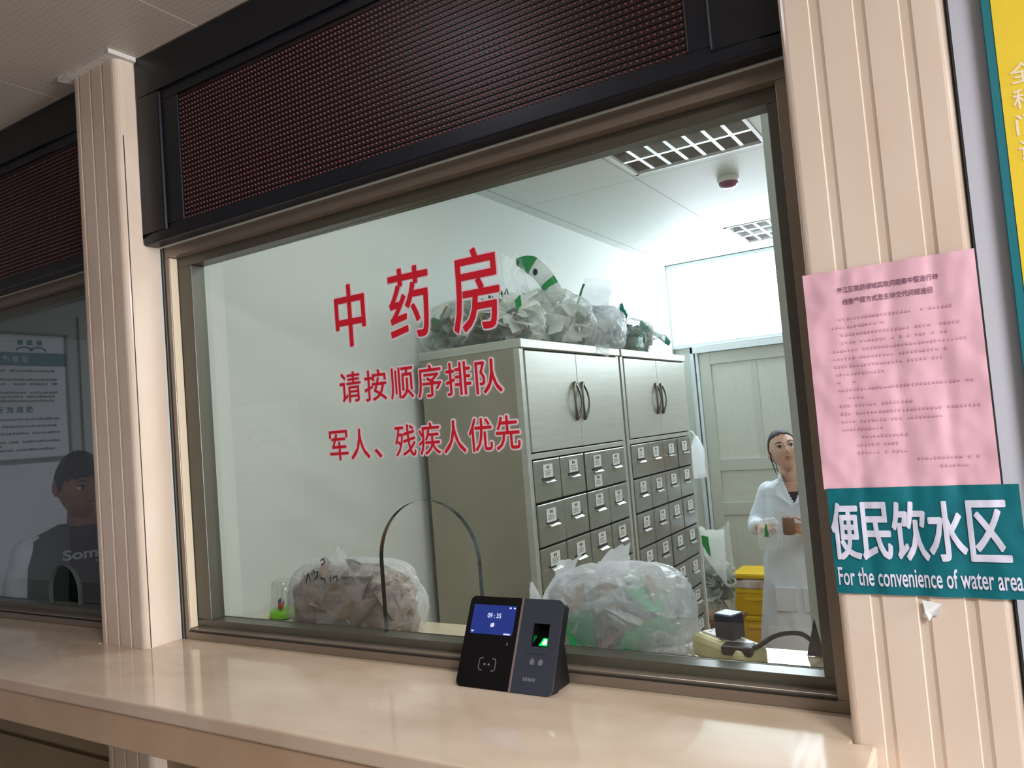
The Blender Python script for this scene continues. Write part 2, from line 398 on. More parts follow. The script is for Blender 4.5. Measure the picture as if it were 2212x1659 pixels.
# ------------------------------------------------------------------ the room shell
structure(MB().box(-7, 6.8, -3.6, 0.13, -0.1, 0.0).build('floor', MT['floor']))
structure(MB().box(-7, 6.8, 0.13, 4.7, -0.1, 0.0).build('floor', MT['floor_w']))
structure(MB().box(-7, 6.8, -3.6, YF + 0.06, ZC, ZC + 0.08).build('ceiling', panel_mat('hall_ceiling', (206, 194, 182), (244, 236, 228), 0.666, 50, -1.492, -20, 0.006, 0.5, 0.016)))
_rc = MB(); _ys = [YF + 0.06, 1.56, 2.13, 3.53, 4.10, 4.7]
for _k in range(5):
    if _k in (1, 3): _rc.box(-7, -1.1, _ys[_k], _ys[_k + 1], ZC, ZC + 0.08).box(-0.5, 3.6, _ys[_k], _ys[_k + 1], ZC, ZC + 0.08)
    else: _rc.box(-7, 3.6, _ys[_k], _ys[_k + 1], ZC, ZC + 0.08)
structure(_rc.build('ceiling', panel_mat('room_ceiling', (206, 212, 208), (150, 158, 156), 0.6, 1.2, -1.122, 0.98, 0.008, 0.55)))
structure(MB().box(-1.95, -1.79, 0.19, 4.4, 0, ZC).build('wall_left', MT['wall']))
structure(MB().box(-7, -1.79, 4.4, 4.5, 0, ZC).box(-1.79, -1.66, 4.4, 4.5, 0, 2.14).box(0.3, 2.6, 4.4, 4.5, 0, ZC)
          .box(-0.55, 0.3, 4.4, 4.5, 0, 2.14).build('wall_back', MT['wall']))
structure(MB().box(1.3, 1.4, 0.19, 4.4, 0, ZC).build('wall_right', MT['wall']))
structure(MB().box(1.285, 1.3, 0.19, 4.4, 0, 0.95).build('reflected_dado', MT['wood']))  # unseen brown dado, added so that the steel drawers reflect brown
# wall round the openings, below the counter and behind the pillars
structure(MB().box(-7, -3.6, 0.10, 0.19, 0, ZC).box(-1.99, -1.7714, 0.10, 0.19, 0, ZC)
          .box(-0.03, 1.4, 0.10, 0.19, 0, ZC).box(-3.6, -0.03, 0.10, 0.19, 2.2448, ZC)
          .box(-3.6, -0.03, 0.10, 0.19, 0, CT - 0.106).build('wall_front', MT['wall']))
structure(MB().box(-7, 0.0, 0.04, 0.10, 0.0, 0.80).box(-7, 0.0, 0.055, 0.10, 0.80, 0.815).box(-7, 0.0, 0.04, 0.10, 0.815, CT - 0.106).build('trim_1', MT['base']))
structure(MB().box(0.1923, 6.6, 0.045, 0.10, 0, ZC).build('wall_front', MT['wall_h']))
structure(MB().box(-7, -6.9, -3.6, 4.5, 0, ZC).build('wall_far', MT['wall_h']))
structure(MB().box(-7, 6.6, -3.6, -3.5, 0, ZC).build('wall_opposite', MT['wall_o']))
structure(MB().box(6.5, 6.6, -3.5, 0.10, 0, 0.85).box(6.5, 6.6, -3.5, -1.75, 0.85, 2.65).box(6.5, 6.6, -0.15, 0.10, 0.85, 2.65).box(6.5, 6.6, -3.5, 0.1, 2.65, ZC).build('wall_end', MT['wall_h']))
w5 = MB(); 
for bx in ((6.50, 6.56, -1.75, -0.15, 0.85, 0.89), (6.50, 6.56, -1.75, -0.15, 2.61, 2.65), (6.50, 6.56, -1.75, -1.71, 0.85, 2.65), (6.50, 6.56, -0.19, -0.15, 0.85, 2.65), (6.50, 6.56, -0.97, -0.93, 0.85, 2.65)): w5.box(*bx)
w5 = structure(w5.build('window_4', MT['bluewhite']))
MB().box(6.54, 6.55, -1.71, -0.19, 0.89, 2.61).build('pane', MT['day2'], w5)
# neighbouring room on the left
structure(MB().box(-4.3, -4.2, 0.19, 4.4, 0, ZC).build('wall_left', MT['wall_n']))
structure(MB().box(-4.2, -1.951, 3.6, 3.7, 0, ZC).build('wall_back', MT['wall_n']))
# white wall end inside the dispensary, right of the window
structure(MB().box(-0.189, 0.30, 0.55, 0.75, 0, ZC).build('wall_inner', MT['wall']))

# ------------------------------------------------------------------ pillars
def pillar_poly(x0, x1, grooves, gw, y1, gd, r=0.022):
    p = [(x0, y1)]
    for k in range(6):
        a = PI + (PI / 2) * k / 5; p.append((x0 + r + r * math.cos(a), r + r * math.sin(a)))
    for g in grooves:
        p += [(g - gw * 0.5, 0.0), (g - gw * 0.38, gd), (g + gw * 0.2, gd), (g + gw * 0.5, 0.0)]
    for k in range(6):
        a = -PI / 2 + (PI / 2) * k / 5; p.append((x1 - r + r * math.cos(a), r + r * math.sin(a)))
    p.append((x1, y1)); return p
pl = structure(MB().prism(pillar_poly(XL0, XL1, (-1.951, -1.893, -1.836), 0.010, 0.10, 0.007), 'z', 0, ZC - 0.012).build('pillar', MT['marble']))
pr = structure(MB().prism(pillar_poly(XR0, XR1, (0.0204, 0.082, 0.142), 0.017, 0.10, 0.004, 0.012), 'z', 0, ZC - 0.001).build('pillar', MT['marble']))
structure(MB().prism([(XL0 - 0.03, -0.022), (XL1 + 0.012, -0.026), (XL1 + 0.016, 0.052), (XL1 - 0.01, 0.06), (XL0 - 0.02, 0.05)], 'z', ZC - 0.012, ZC).build('trim_2', MT['caulk']))
structure(MB().box(XL1, XL1 + 0.0012, 0.012, 0.0135, CT + 0.001, 2.55).box(0.1925, 0.1955, 0.0, 0.045, 0.0, ZC).build('trim_3', MT['gap']))

# ------------------------------------------------------------------ counter
ctr2 = empty('inner_worktop', (-1.6, 0.25, CT), 'glossy beige worktop on the staff side of the windows, bags and power strip on it', 'worktop')
ctr = empty('service_counter', (-3.0, 0.1, 0), 'long beige marble service counter running under the windows, fingerprint terminal on it', 'counter')
cw = MB()
poly = [(-6.9, -0.2819)]
poly += [(-0.012, -0.2819), (0.0, -0.27), (0.0, -0.001), (XR0, -0.001), (XR0, 0.1), (XL1 + 0.0, 0.1), (XL1, -0.001), (XL0, -0.001), (XL0, 0.1), (-6.9, 0.1)]
cw.prism(poly, 'z', CT - 0.03, CT); cw.build('worktop', MT['counter'], ctr, bevel=0.004)
MB().box(-6.9, -0.004, -0.276, -0.25, CT - 0.106, CT - 0.03).box(-0.03, -0.004, -0.25, 0.03, CT - 0.106, CT - 0.03).build('fascia', MT['fascia'], ctr, bevel=0.003)
MB().box(-6.9, -0.03, -0.25, 0.04, CT - 0.05, CT - 0.03).build('underside', MT['fascia'], ctr)
MB().box(XL1, -0.031, 0.10, 0.43, CT - 0.03, CT).box(-0.031, 0.3, 0.191, 0.43, CT - 0.03, CT).box(-3.6, XL0, 0.10, 0.285, CT - 0.03, CT).build('worktop', MT['inner_top'], ctr2)
MB().box(XL1, 0.3, 0.41, 0.43, CT - 0.07, CT - 0.03).box(-3.6, XL0, 0.265, 0.285, CT - 0.07, CT - 0.03).build('front_edge', MT['fascia'], ctr2)

# ------------------------------------------------------------------ windows at the counter
def ring(mb, x0, x1, z0, z1, wl, wr, wb, wt, y0, y1):
    mb.box(x0, x1, y0, y1, z0, z0 + wb).box(x0, x1, y0, y1, z1 - wt, z1)
    mb.box(x0, x0 + wl, y0, y1, z0 + wb, z1 - wt).box(x1 - wr, x1, y0, y1, z0 + wb, z1 - wt)
    return mb
def arch(xa, xb, zb, zt, n=28):
    r = (xb - xa) / 2; c = (xa + xb) / 2; h = zt - r; pts = [(xa, zb), (xa, zb + (h - zb) * 0.5)]
    for k in range(n + 1):
        a = PI - PI * k / n; pts.append((c + r * math.cos(a), h + r * math.sin(a)))
    return pts + [(xb, zb + (h - zb) * 0.5), (xb, zb)]
def counter_window(name, x0, x1, xa, xb, zh, gm, wl=0.033, wr=0.035):
    w = structure(empty(name, (x0, YF, CT)))
    z0, z1 = CT, ZB
    o = MB(); ring(o, x0, x1, z0, z1, wl, wr, 0.022, 0.0305, YF, YF + 0.085)
    # stepped bottom rail and groove
    o.box(x0 + wl, x1 - wr, YF + 0.004, YF + 0.085, z0 + 0.022, z0 + 0.028)
    o.build('outer_frame', MT['bronze'], w, bevel=0.002)
    s = MB(); ring(s, x0 + wl, x1 - wr, z0 + 0.024, z1 - 0.0305, 0.059, 0.022, 0.024, 0.027, Y2, Y2 + 0.045)
    s.build('sash', MT['bronze_d'], w, bevel=0.002)
    MB().box(x0 + 0.012, x0 + 0.017, YF - 0.0012, YF + 0.001, z0, z1).box(x0, x0 + 0.004, YF - 0.0012, YF, z0, z1).box(x0 + wl, x1 - wr, YF - 0.001, YF + 0.002, z0 + 0.0205, z0 + 0.0235).build('frame_groove', MT['gap'], w)
    MB().box(x0 + wl, x0 + wl + 0.0025, YF + 0.003, Y2 - 0.002, z0 + 0.03, z1 - 0.032).build('reveal_strip', MT['cream'] if name == 'window_1' else MT['bronze'], w)  # window_1: light on the reveal painted as a cream strip
    gx0, gx1, gz0, gz1 = x0 + wl + 0.055, x1 - wr - 0.018, z0 + 0.044, z1 - 0.054
    hole = arch(xa, xb, gz0, zh)
    outline = [(gx0, gz0)] + hole + [(gx1, gz0), (gx1, gz1), (gx0, gz1)]
    g = MB(); g.add([(p[0], YG, p[1]) for p in outline], [tuple(range(len(outline)))]); g.build('pane', gm, w)
    e = MB(); rr = [[(p[0], YG - 0.006, p[1]), (p[0], YG + 0.008, p[1])] for p in hole]
    vs = [q for r in rr for q in r]; e.add(vs, [(2 * i, 2 * i + 1, 2 * i + 3, 2 * i + 2) for i in range(len(hole) - 1)])
    e.build('cut_edge', MT['glassedge'] if name == 'window_1' else MT['posterf'], w, smooth=True)
    return w
counter_window('window_1', XL1, -0.0331, -1.079, -0.796, 1.508, MT['glass'])
counter_window('window_2', -3.6, XL0, -2.55, -2.375, 1.325, MT['glass2'])

# ------------------------------------------------------------------ LED sign boxes
def led_box(label, x0, x1, sx0, sx1):
    y = 0.0543
    t = empty('led_sign', ((x0 + x1) / 2, 0.1, ZB), label, 'display sign', 'LED signs above the counter windows')
    z0, z1, sz0, sz1 = ZB, ZC - 0.001, 2.2854, 2.6351
    h = MB(); bw = (sx0 - x0) * 0.6
    ring(h, x0, x1, z0, z1, bw, (x1 - sx1) * 0.75, (sz0 - z0) * 0.62, (z1 - sz1) * 0.8, y, y + 0.045)
    h.build('housing', MT['black'], t, bevel=0.006)
    i = MB(); ring(i, x0 + bw * 0.9, x1 - (x1 - sx1) * 0.7, z0 + 0.02, z1 - (z1 - sz1) * 0.75, sx0 - x0 - bw * 0.9, (x1 - sx1) * 0.3, sz0 - z0 - 0.02, (z1 - sz1) * 0.25, y + 0.008, y + 0.044)
    i.build('inner_bezel', MT['black'], t, bevel=0.003)
    MB().box(sx0 - 0.004, sx1 + 0.004, y + 0.014, y + 0.04, sz0 - 0.004, sz1 + 0.004).build('led_panel', MT['ledback'], t)
    d = MB(); p = 0.0125; nx = int((sx1 - sx0) / p); nz = int((sz1 - sz0) / p); r = 0.0031; yy = y + 0.014
    ring8 = [(math.cos(PI / 3 * k), math.sin(PI / 3 * k)) for k in range(6)]
    for a in range(nx):
        for b in range(nz):
            cx = sx0 + (a + 0.5) * p; cz = sz0 + (b + 0.5) * p
            vs = [(cx + r * c, yy, cz + r * s) for c, s in ring8] + [(cx + r * 0.75 * c, yy - 0.0028, cz + r * 0.75 * s) for c, s in ring8] + [(cx, yy - 0.0042, cz)]
            d.add(vs, [(k, (k + 1) % 6, 6 + (k + 1) % 6, 6 + k) for k in range(6)] + [(6 + k, 6 + (k + 1) % 6, 12) for k in range(6)])
    # louvre blades between the rows of lamps
    o = d.build('led_dots', MT['leddot'], t, smooth=True); o['kind'] = 'stuff'
    l = MB()
    for b in range(nz + 1):
        z = sz0 + b * p; l.add([(sx0, yy, z + 0.001), (sx1, yy, z + 0.001), (sx1, yy - 0.0022, z - 0.0005), (sx0, yy - 0.0022, z - 0.0005), (sx0, yy, z - 0.001), (sx1, yy, z - 0.001)], [(0, 1, 2, 3), (3, 2, 5, 4)])
    l.build('louvre', MT['ledback'], t)
    return t
led_box('black framed unlit red LED sign over the big dispensary window', XL1 + 0.001, -0.034, -1.600, -0.2)
led_box('black framed unlit LED sign left of the reeded marble pillar', -3.55, XL0 - 0.001, -3.35, -2.06)

# ------------------------------------------------------------------ lettering on the glass
def vinyl(label, chars, boxes, wcore, wout):
    t = empty('vinyl_lettering', ((boxes[0][0] + boxes[-1][1]) / 2, YG, boxes[0][2]), label, 'lettering', 'red vinyl lettering on the window')
    for ch, (x0, x1, z0, z1) in zip(chars, boxes):
        m = MB(); m.cur = 0
        put_glyph(m, ch, x0, x1, z0, z1, lambda x, z: (x, YG - 0.0042, z), 0, base=0.0, fat=wcore)
        m.cur = 1
        put_glyph(m, ch, x0, x1, z0, z1, lambda x, z: (x, YG - 0.0030, z), 0, base=0.0, fat=wout)
        m.build('character', [MT['red'], MT['pinkw']], t)
vinyl('large red characters across the top, biggest line of lettering on the glass', '中药房', [(-1.168, -1.072, 1.889, 2.040), (-0.993, -0.876, 1.886, 2.050), (-0.810, -0.686, 1.878, 2.060)], 0.0016, 0.0056)
def even(x0, x1, n, z0, z1, fill=0.84, sl=0.0):
    p = (x1 - x0) / n
    return [(x0 + p * i + p * (1 - fill) / 2, x0 + p * i + p * (1 + fill) / 2, z0 + sl * i, z1 + sl * i) for i in range(n)]
vinyl('middle red line asking people to queue, six characters on the glass', '请按顺序排队', even(-1.176, -0.690, 6, 1.752, 1.826, 0.84, -0.003), 0.0005, 0.0044)
b3 = even(-1.222, -0.658, 8, 1.612, 1.685, 0.86)
b3[2] = (b3[2][0] + 0.005, b3[2][0] + 0.028, 1.612, 1.634)
vinyl('lowest red line of lettering on the glass, eight small characters', '军人、残疾人优先', b3, 0.0005, 0.0044)

# ------------------------------------------------------------------ fingerprint terminal
TL = empty('fingerprint_terminal', (-0.668, 0.06, CT), 'black fingerprint terminal with lit blue screen standing on the counter', 'fingerprint terminal')
TA = math.atan2(0.083, 0.160); TH = 0.180; TW = 0.2205
def TF(u, v, d=0.0):
    """point on the leaning front of the terminal: u right, v up (metres), d out of the face"""
    x = -0.7785 + u; yy = 0.021 + v * math.sin(TA) - d * math.cos(TA); z = CT + 0.0015 + v * math.cos(TA) + d * math.sin(TA) * 0.0 + d * math.sin(TA)
    return (x, yy, z)
def rrect(u0, u1, v0, v1, r, n=5):
    pts = []
    for cx, cy, a0 in ((u1 - r, v1 - r, 0), (u0 + r, v1 - r, PI / 2), (u0 + r, v0 + r, PI), (u1 - r, v0 + r, 1.5 * PI)):
        for k in range(n + 1):
            a = a0 + PI / 2 * k / n; pts.append((cx + r * math.cos(a), cy + r * math.sin(a)))
    return pts
def slab(mb, poly, d0, d1, F=TF):
    n = len(poly); vs = [F(p[0], p[1], d0) for p in poly] + [F(p[0], p[1], d1) for p in poly]
    mb.add(vs, [tuple(range(n)), tuple(range(n, 2 * n))[::-1]] + [(i, n + i, n + (i + 1) % n, (i + 1) % n) for i in range(n)]); return mb
us = TW * 0.578
body = MB(); rr_ = rrect(0.001, TW - 0.001, 0.002, TH - 0.001, 0.012); slab(body, rr_, -0.028, -0.0235)
qa, qb, qc, qd = TW * 0.725, TW * 0.897, TH * 0.48, TH * 0.745
slab(body, [(qa, 0.002), (qa, TH - 0.001)] + [p for p in rr_ if p[0] < qa], -0.0235, -0.004)
slab(body, [(qb, 0.002)] + [p for p in rr_ if p[0] > qb and p[1] < TH / 2] + [p for p in rr_ if p[0] > qb and p[1] > TH / 2] + [(qb, TH - 0.001)], -0.0235, -0.004)
slab(body, [(qa, 0.002), (qb, 0.002), (qb, qc), (qa, qc)], -0.0235, -0.004); slab(body, [(qa, qd), (qb, qd), (qb, TH - 0.001), (qa, TH - 0.001)], -0.0235, -0.004)
body.prism([(0.048, CT + 0.0005), (0.104, CT + 0.0005), (0.104, CT + 0.012), (0.098, CT + 0.075), (0.084, CT + 0.088)], 'x', -0.7785 + 0.008, -0.7785 + TW - 0.003)
body.build('body', MT['device_b'], TL, bevel=0.002)
lp = [p for p in rrect(0, TW, 0, TH, 0.012) if p[0] < us - 0.002]
lp = rrect(0, us - 0.0015, 0, TH, 0.012)
m = MB(); slab(m, [(min(p[0], us - 0.0015), p[1]) for p in ([(us - 0.0015, 0), (us - 0.0015, TH)] + [q for q in rrect(0, TW, 0, TH, 0.012) if q[0] < us * 0.5])], -0.004, 0.0); m.build('screen_panel', MT['device_k'], TL)
m = MB()
rp = [q for q in rrect(0, TW, 0, TH, 0.012) if q[0] > us]
# right panel with the opening for the sensor
so = (TW * 0.73, TW * 0.892, TH * 0.49, TH * 0.735)
m2 = MB(); lo = [q for q in rp if q[1] < TH / 2]; hi = [q for q in rp if q[1] > TH / 2]
slab(m2, [(us + 0.0015, 0)] + lo + [(TW, so[2]), (us + 0.0015, so[2])], -0.004, 0.0)
slab(m2, [(us + 0.0015, so[3]), (TW, so[3])] + hi + [(us + 0.0015, TH)], -0.004, 0.0)
slab(m2, [(us + 0.0015, so[2]), (so[0], so[2]), (so[0], so[3]), (us + 0.0015, so[3])], -0.004, 0.0)
slab(m2, [(so[1], so[2]), (TW, so[2]), (TW, so[3]), (so[1], so[3])], -0.004, 0.0)
m2.build('sensor_panel', MT['device_g'], TL)
slab(MB(), [(us - 0.0022, 0.0), (us + 0.0022, 0.0), (us + 0.0022, TH), (us - 0.0022, TH)], -0.003, 0.0006).build('silver_strip', MT['device_s'], TL)
sc0 = (TW * 0.052, TW * 0.518, TH * 0.578, TH * 0.905)
scr = slab(MB(), [(sc0[0], sc0[2]), (sc0[1], sc0[2]), (sc0[1], sc0[3]), (sc0[0], sc0[3])], 0.0, 0.0005).build('screen', MT['screen'], TL)
S1 = lambda x, z: TF(x, z, 0.0009)
sw, sh = sc0[1] - sc0[0], sc0[3] - sc0[2]
m = MB(); put_line(m, '09 : 35', sc0[0] + sw * 0.36, sc0[0] + sw * 0.68, sc0[2] + sh * 0.55, sc0[2] + sh * 0.72, S1, 0.02); m.build('clock_digits', MT['scrtxt'], scr)
m = MB(); m.add([S1(sc0[0] + sw * a, sc0[2] + sh * b) for a, b in ((0.46, 0.26), (0.52, 0.24), (0.56, 0.30), (0.54, 0.40), (0.47, 0.36))], [(0, 1, 2, 3, 4)]); m.build('centre_icon', MT['scrtxt'], scr)
for a, b, c in ((0.845, 0.92, 0.05), (0.945, 0.92, 0.045), (0.03, 0.08, 0.06), (0.80, 0.035, 0.15)):
    m = MB(); m.add([S1(sc0[0] + sw * (a + dx * c), sc0[2] + sh * (b - 0.025 + dz * 0.05)) for dx, dz in ((0, 0), (1, 0), (1, 1), (0, 1))], [(0, 1, 2, 3)]); m.build('status_mark', MT['scrtxt'], scr)
# card reader mark and icons
m = MB(); S0 = lambda x, z: TF(x, z, 0.0005)
cx, cz = TW * 0.305, TH * 0.255
for s in (-1, 1):
    pts = [(cx + s * 0.0105, cz + 0.0115), (cx + s * 0.0165, cz + 0.0115), (cx + s * 0.0195, cz + 0.008), (cx + s * 0.0195, cz - 0.008), (cx + s * 0.0165, cz - 0.0115), (cx + s * 0.0105, cz - 0.0115)]
    for a, b in zip(pts, pts[1:]):
        dx, dz = b[0] - a[0], b[1] - a[1]; l = math.hypot(dx, dz); nx, nz = -dz / l * 0.0009, dx / l * 0.0009
        m.add([S0(a[0] - nx, a[1] - nz), S0(b[0] - nx, b[1] - nz), S0(b[0] + nx, b[1] + nz), S0(a[0] + nx, a[1] + nz)], [(0, 1, 2, 3)])
for dx in (-0.006, 0.004): m.add([S0(cx + dx + a, cz + b) for a, b in ((-0.003, 0), (0, -0.003), (0.003, 0), (0, 0.003))], [(0, 1, 2, 3)])
m.build('card_mark', MT['icon'], TL); m = MB()
m.add([S0(TW * 0.48 + a, TH * 0.49 + b) for a, b in ((-0.002, -0.003), (0.002, -0.003), (0.0003, 0.004), (-0.0003, 0.004))], [(0, 1, 2, 3)])
m.build('arrow_mark', MT['icon'], TL)
m = MB()
for kx, sh_ in ((0.765, 'a'), (0.85, 'b')):
    u0 = TW * kx
    m.add([S0(u0 + a * 0.011 - 0.0055, TH * 0.300 + b * 0.012) for a, b in ((0.1, 0), (0.9, 0), (1, 0.6), (0.6, 1), (0.2, 0.8), (0, 0.4))], [(0, 1, 2, 3, 4, 5)])
m.build('icon_mark', MT['icon'], TL)
m = MB()
for i in range(5):
    u0 = TW * 0.70 + i * 0.0056
    m.add([S0(u0 + a, TH * 0.128 + b) for a, b in ((0, 0), (0.0042, 0), (0.0042, 0.0065), (0, 0.0065))], [(0, 1, 2, 3)])
m.build('maker_mark', MT['icon'], TL)
# sensor cavity
m = MB(); q = [(so[0], so[2]), (so[1], so[2]), (so[1], so[3]), (so[0], so[3])]
vs = [TF(a, b, -0.0005) for a, b in q] + [TF(so[0] + 0.004, so[2] + 0.002, -0.006), TF(so[1] - 0.002, so[2] + 0.002, -0.006), TF(so[1] - 0.004, so[3] - 0.003, -0.022), TF(so[0] + 0.006, so[3] - 0.003, -0.022)]
m.add(vs, [(0, 1, 5, 4), (1, 2, 6, 5), (2, 3, 7, 6), (3, 0, 4, 7), (4, 5, 6, 7)]); m.build('sensor_well', MT['well'], TL)
dd = so[1] - so[0]; dv = so[3] - so[2]
def sq(mb, pts, d): mb.add([TF(so[0] + dd * a, so[2] + dv * b, d - 0.002) for a, b in pts], [tuple(range(len(pts)))]); return mb
sg = sq(MB(), [(0.42, 0.06), (0.92, 0.05), (0.98, 0.12), (0.97, 0.36), (0.90, 0.40), (0.68, 0.40)], -0.0005).build('sensor_glow', MT['green'], TL)
sq(MB(), [(0.62, 0.12), (0.90, 0.11), (0.92, 0.16), (0.90, 0.33), (0.86, 0.35), (0.74, 0.35)], 0.0).build('sensor_core', MT['green_w'], sg)
sq(MB(), [(0.02, 0.12), (0.22, 0.36), (0.26, 0.44), (0.2, 0.50), (0.03, 0.46)], -0.0008).build('side_glow', MT['green_d'], TL)
slab(MB(), [(so[0] - 0.004, TH * 0.415), (so[1] + 0.002, TH * 0.415), (so[1] + 0.002, TH * 0.475), (so[0] - 0.004, TH * 0.475)], -0.001, 0.0012).build('finger_rest', MT['device_g'], TL)

# ------------------------------------------------------------------ notices on the right pillar
def sheet(mb, x0, x1, z0, z1, nx, nz, yf, corner=None):
    vs = []
    for j in range(nz + 1):
        for i in range(nx + 1):
            x = x0 + (x1 - x0) * i / nx; z = z0 + (z1 - z0) * j / nz
            vs.append((x, yf(x, z), z))
    fs = [(j * (nx + 1) + i, j * (nx + 1) + i + 1, (j + 1) * (nx + 1) + i + 1, (j + 1) * (nx + 1) + i) for j in range(nz) for i in range(nx)]
    mb.add(vs, fs); return mb
def wrap_y(x, z, off=0.0):
    y = -0.003 - 0.0022 * mnoise.noise(Vector((x * 22, z * 14, 3.1))) - 0.0012 * mnoise.noise(Vector((x * 60, z * 40, 1.1)))
    for g in (0.0204, 0.082, 0.142):
        y += 0.0016 * math.exp(-((x - g) / 0.008) ** 2)
    return y - off
NT = empty('paper_notice', (0.08, 0, 1.527), 'creased pink paper notice taped on the right marble pillar', 'notice')
m = MB(); sheet(m, -0.0355, 0.193, 1.527, 1.855, 46, 60, wrap_y); m.build('paper', MT['paper'], NT, smooth=True)
SL = -0.0003
def nt(x, z): return (x, wrap_y(x, z, 0.0012), z)
m = MB()
put_line(m, '綦江区医药领域腐败问题集中整治行动', 0.012, 0.146, 1.8195, 1.8285, nt, 0.012, step=0.006)
put_line(m, '线索举报方式及主动交代问题途径', 0.018, 0.138, 1.8015, 1.8105, nt, 0.012, step=0.006)
m.build('title_text', MT['pinkink2'], NT)
m = MB(); rnd = random.Random(4)
rows = [(0.005, 0.165), (-0.006, 0.075), (0.006, 0.17), (0.0, 0.155), (-0.008, 0.178), (-0.008, 0.15), (-0.008, 0.145), (-0.007, 0.07), (-0.006, 0.03), (-0.006, 0.182), (0.008, 0.04), (-0.006, 0.10), (-0.006, 0.184), (-0.006, 0.14), (-0.006, 0.06), (0.02, 0.09), (0.012, 0.08), (0.012, 0.088), (0.09, 0.178), (0.118, 0.165)]
for k, (a, b) in enumerate(rows):
    z = 1.779 - k * 0.0118; x = a + 0.006
    while x < b - 0.006:
        wd = rnd.uniform(0.0024, 0.0044)
        if rnd.random() < 0.9:
            h = rnd.uniform(0.0016, 0.0034)
            m.add([nt(x, z), nt(x + wd, z), nt(x + wd, z + h), nt(x, z + h)], [(0, 1, 2, 3)])
            if rnd.random() < .6: m.add([nt(x + wd * .3, z - 0.001), nt(x + wd * .6, z - 0.001), nt(x + wd * .6, z + 0.004), nt(x + wd * .3, z + 0.004)], [(0, 1, 2, 3)])
        x += 0.0052
m.build('body_text', MT['pinkink'], NT)
TS = empty('wall_sign', (0.09, 0, 1.372), 'teal film sign for the drinking water area on the right pillar', 'sign')
def ty(x, z): return wrap_y(x, z, 0.0010)
m = MB(); sheet(m, -0.032, 0.213, 1.372, 1.528, 46, 24, ty); m.build('film', MT['teal'], TS, smooth=True)
def tt(x, z): return (x, wrap_y(x, z, 0.0026), z)
m = MB()
for ch, (a, b) in zip('便民饮水区', ((-0.029, 0.0075), (0.0115, 0.0495), (0.0535, 0.0965), (0.099, 0.144), (0.149, 0.195))):
    put_glyph(m, ch, a, b, 1.4235, 1.5055, tt, 0.0, base=0.0, step=0.004, fat=0.0015)
m.build('large_text', MT['sign_w'], TS)
m = MB(); put_line(m, 'For the convenience of water area', -0.0275, 0.205, 1.384, 1.4115, tt, 0.014, step=0.005); m.build('small_text', MT['sign_w'], TS)
# torn scrap of tape under it
m = MB(); vs = [(0.081, -0.002, 1.366), (0.105, -0.003, 1.362), (0.101, -0.006, 1.347), (0.092, -0.004, 1.345), (0.088, -0.007, 1.338), (0.080, -0.003, 1.343), (0.083, -0.006, 1.352)]
m.add(vs, [tuple(range(7))]); o = m.build('paper_scrap', MT['white'], None, loc=(0.09, -0.003, 1.34)); tag(o, 'torn white scrap of paper stuck under the teal sign', 'paper scrap')
# yellow board at the right edge
BD = empty('wall_board', (0.4, 0.04, 0.6), 'yellow department board with teal border at the right edge', 'board')
MB().box(0.2345, 0.75, 0.022, 0.044, 0.6, 2.7).build('border', MT['tealb'], BD, bevel=0.001)
MB().box(0.2462, 0.738, 0.0205, 0.03, 0.62, 2.68).build('panel', MT['yellow_b'], BD)
m = MB()
for k, ch in enumerate('全科门诊'):
    z = 2.075 - k * 0.036; x = 0.2585
    put_glyph(m, ch, x, x + 0.0285, z, z + 0.0285, lambda a, b: (a, 0.0196, b), 0.012, base=0.012)
m.build('lettering', MT['cream'], BD)

# ================================================================== inside the dispensary
# door, transom and back wall trim
dr = structure(empty('door_1', (-1.1, 4.4, 0)))
f = MB()
f.box(-1.66, -1.635, 4.36, 4.42, 0, 2.14).box(-1.625, -1.605, 4.37, 4.42, 0, 2.14).box(-0.60, -0.55, 4.36, 4.42, 0, 2.14).box(-1.66, -0.55, 4.36, 4.42, 2.09, 2.14)
f.build('door_frame', MT['bluewhite'], dr, bevel=0.003)
MB().box(-1.635, -1.625, 4.40, 4.42, 0, 2.09).build('gap', MT['gap'], dr)
l = MB(); X0, X1 = -1.603, -0.602; px0, px1 = -1.52, -0.70
zz = (0.16, 0.894, 0.985, 1.215, 1.300, 2.0)
l.box(X0, px0, 4.385, 4.42, 0.01, 2.085).box(px1, X1, 4.385, 4.42, 0.01, 2.085)
for a, b in ((0.01, zz[0]), (zz[1], zz[2]), (zz[3], zz[4]), (zz[5], 2.085)): l.box(px0, px1, 4.385, 4.42, a, b)
l.build('leaf', MT['doorm_f'], dr, bevel=0.002)
for a, b, mm in ((zz[0], zz[1], 'doorm'), (zz[2], zz[3], 'doorm_h'), (zz[4], zz[5], 'doorm')):
    MB().box(px0, px1, 4.398, 4.415, a, b).build('panel', MT[mm], dr)
MB().box(-1.23, -1.19, 4.394, 4.40, zz[4] + 0.01, zz[5] - 0.01).build('strip', MT['doorm_f'], dr)
tr = structure(MB().box(-1.79, 0.3, 4.37, 4.43, 2.14, 2.165).box(-1.79, 0.3, 4.37, 4.43, 2.75, 2.775).box(-1.79, -1.775, 4.37, 4.43, 2.165, 2.75).box(0.27, 0.3, 4.37, 4.43, 2.165, 2.75).build('window_3', MT['bluewhite']))
MB().box(-1.775, 0.27, 4.41, 4.415, 2.165, 2.75).build('pane', MT['day'], tr)  # glowing pane enlarged to the full wall width to cover the washed-out glare

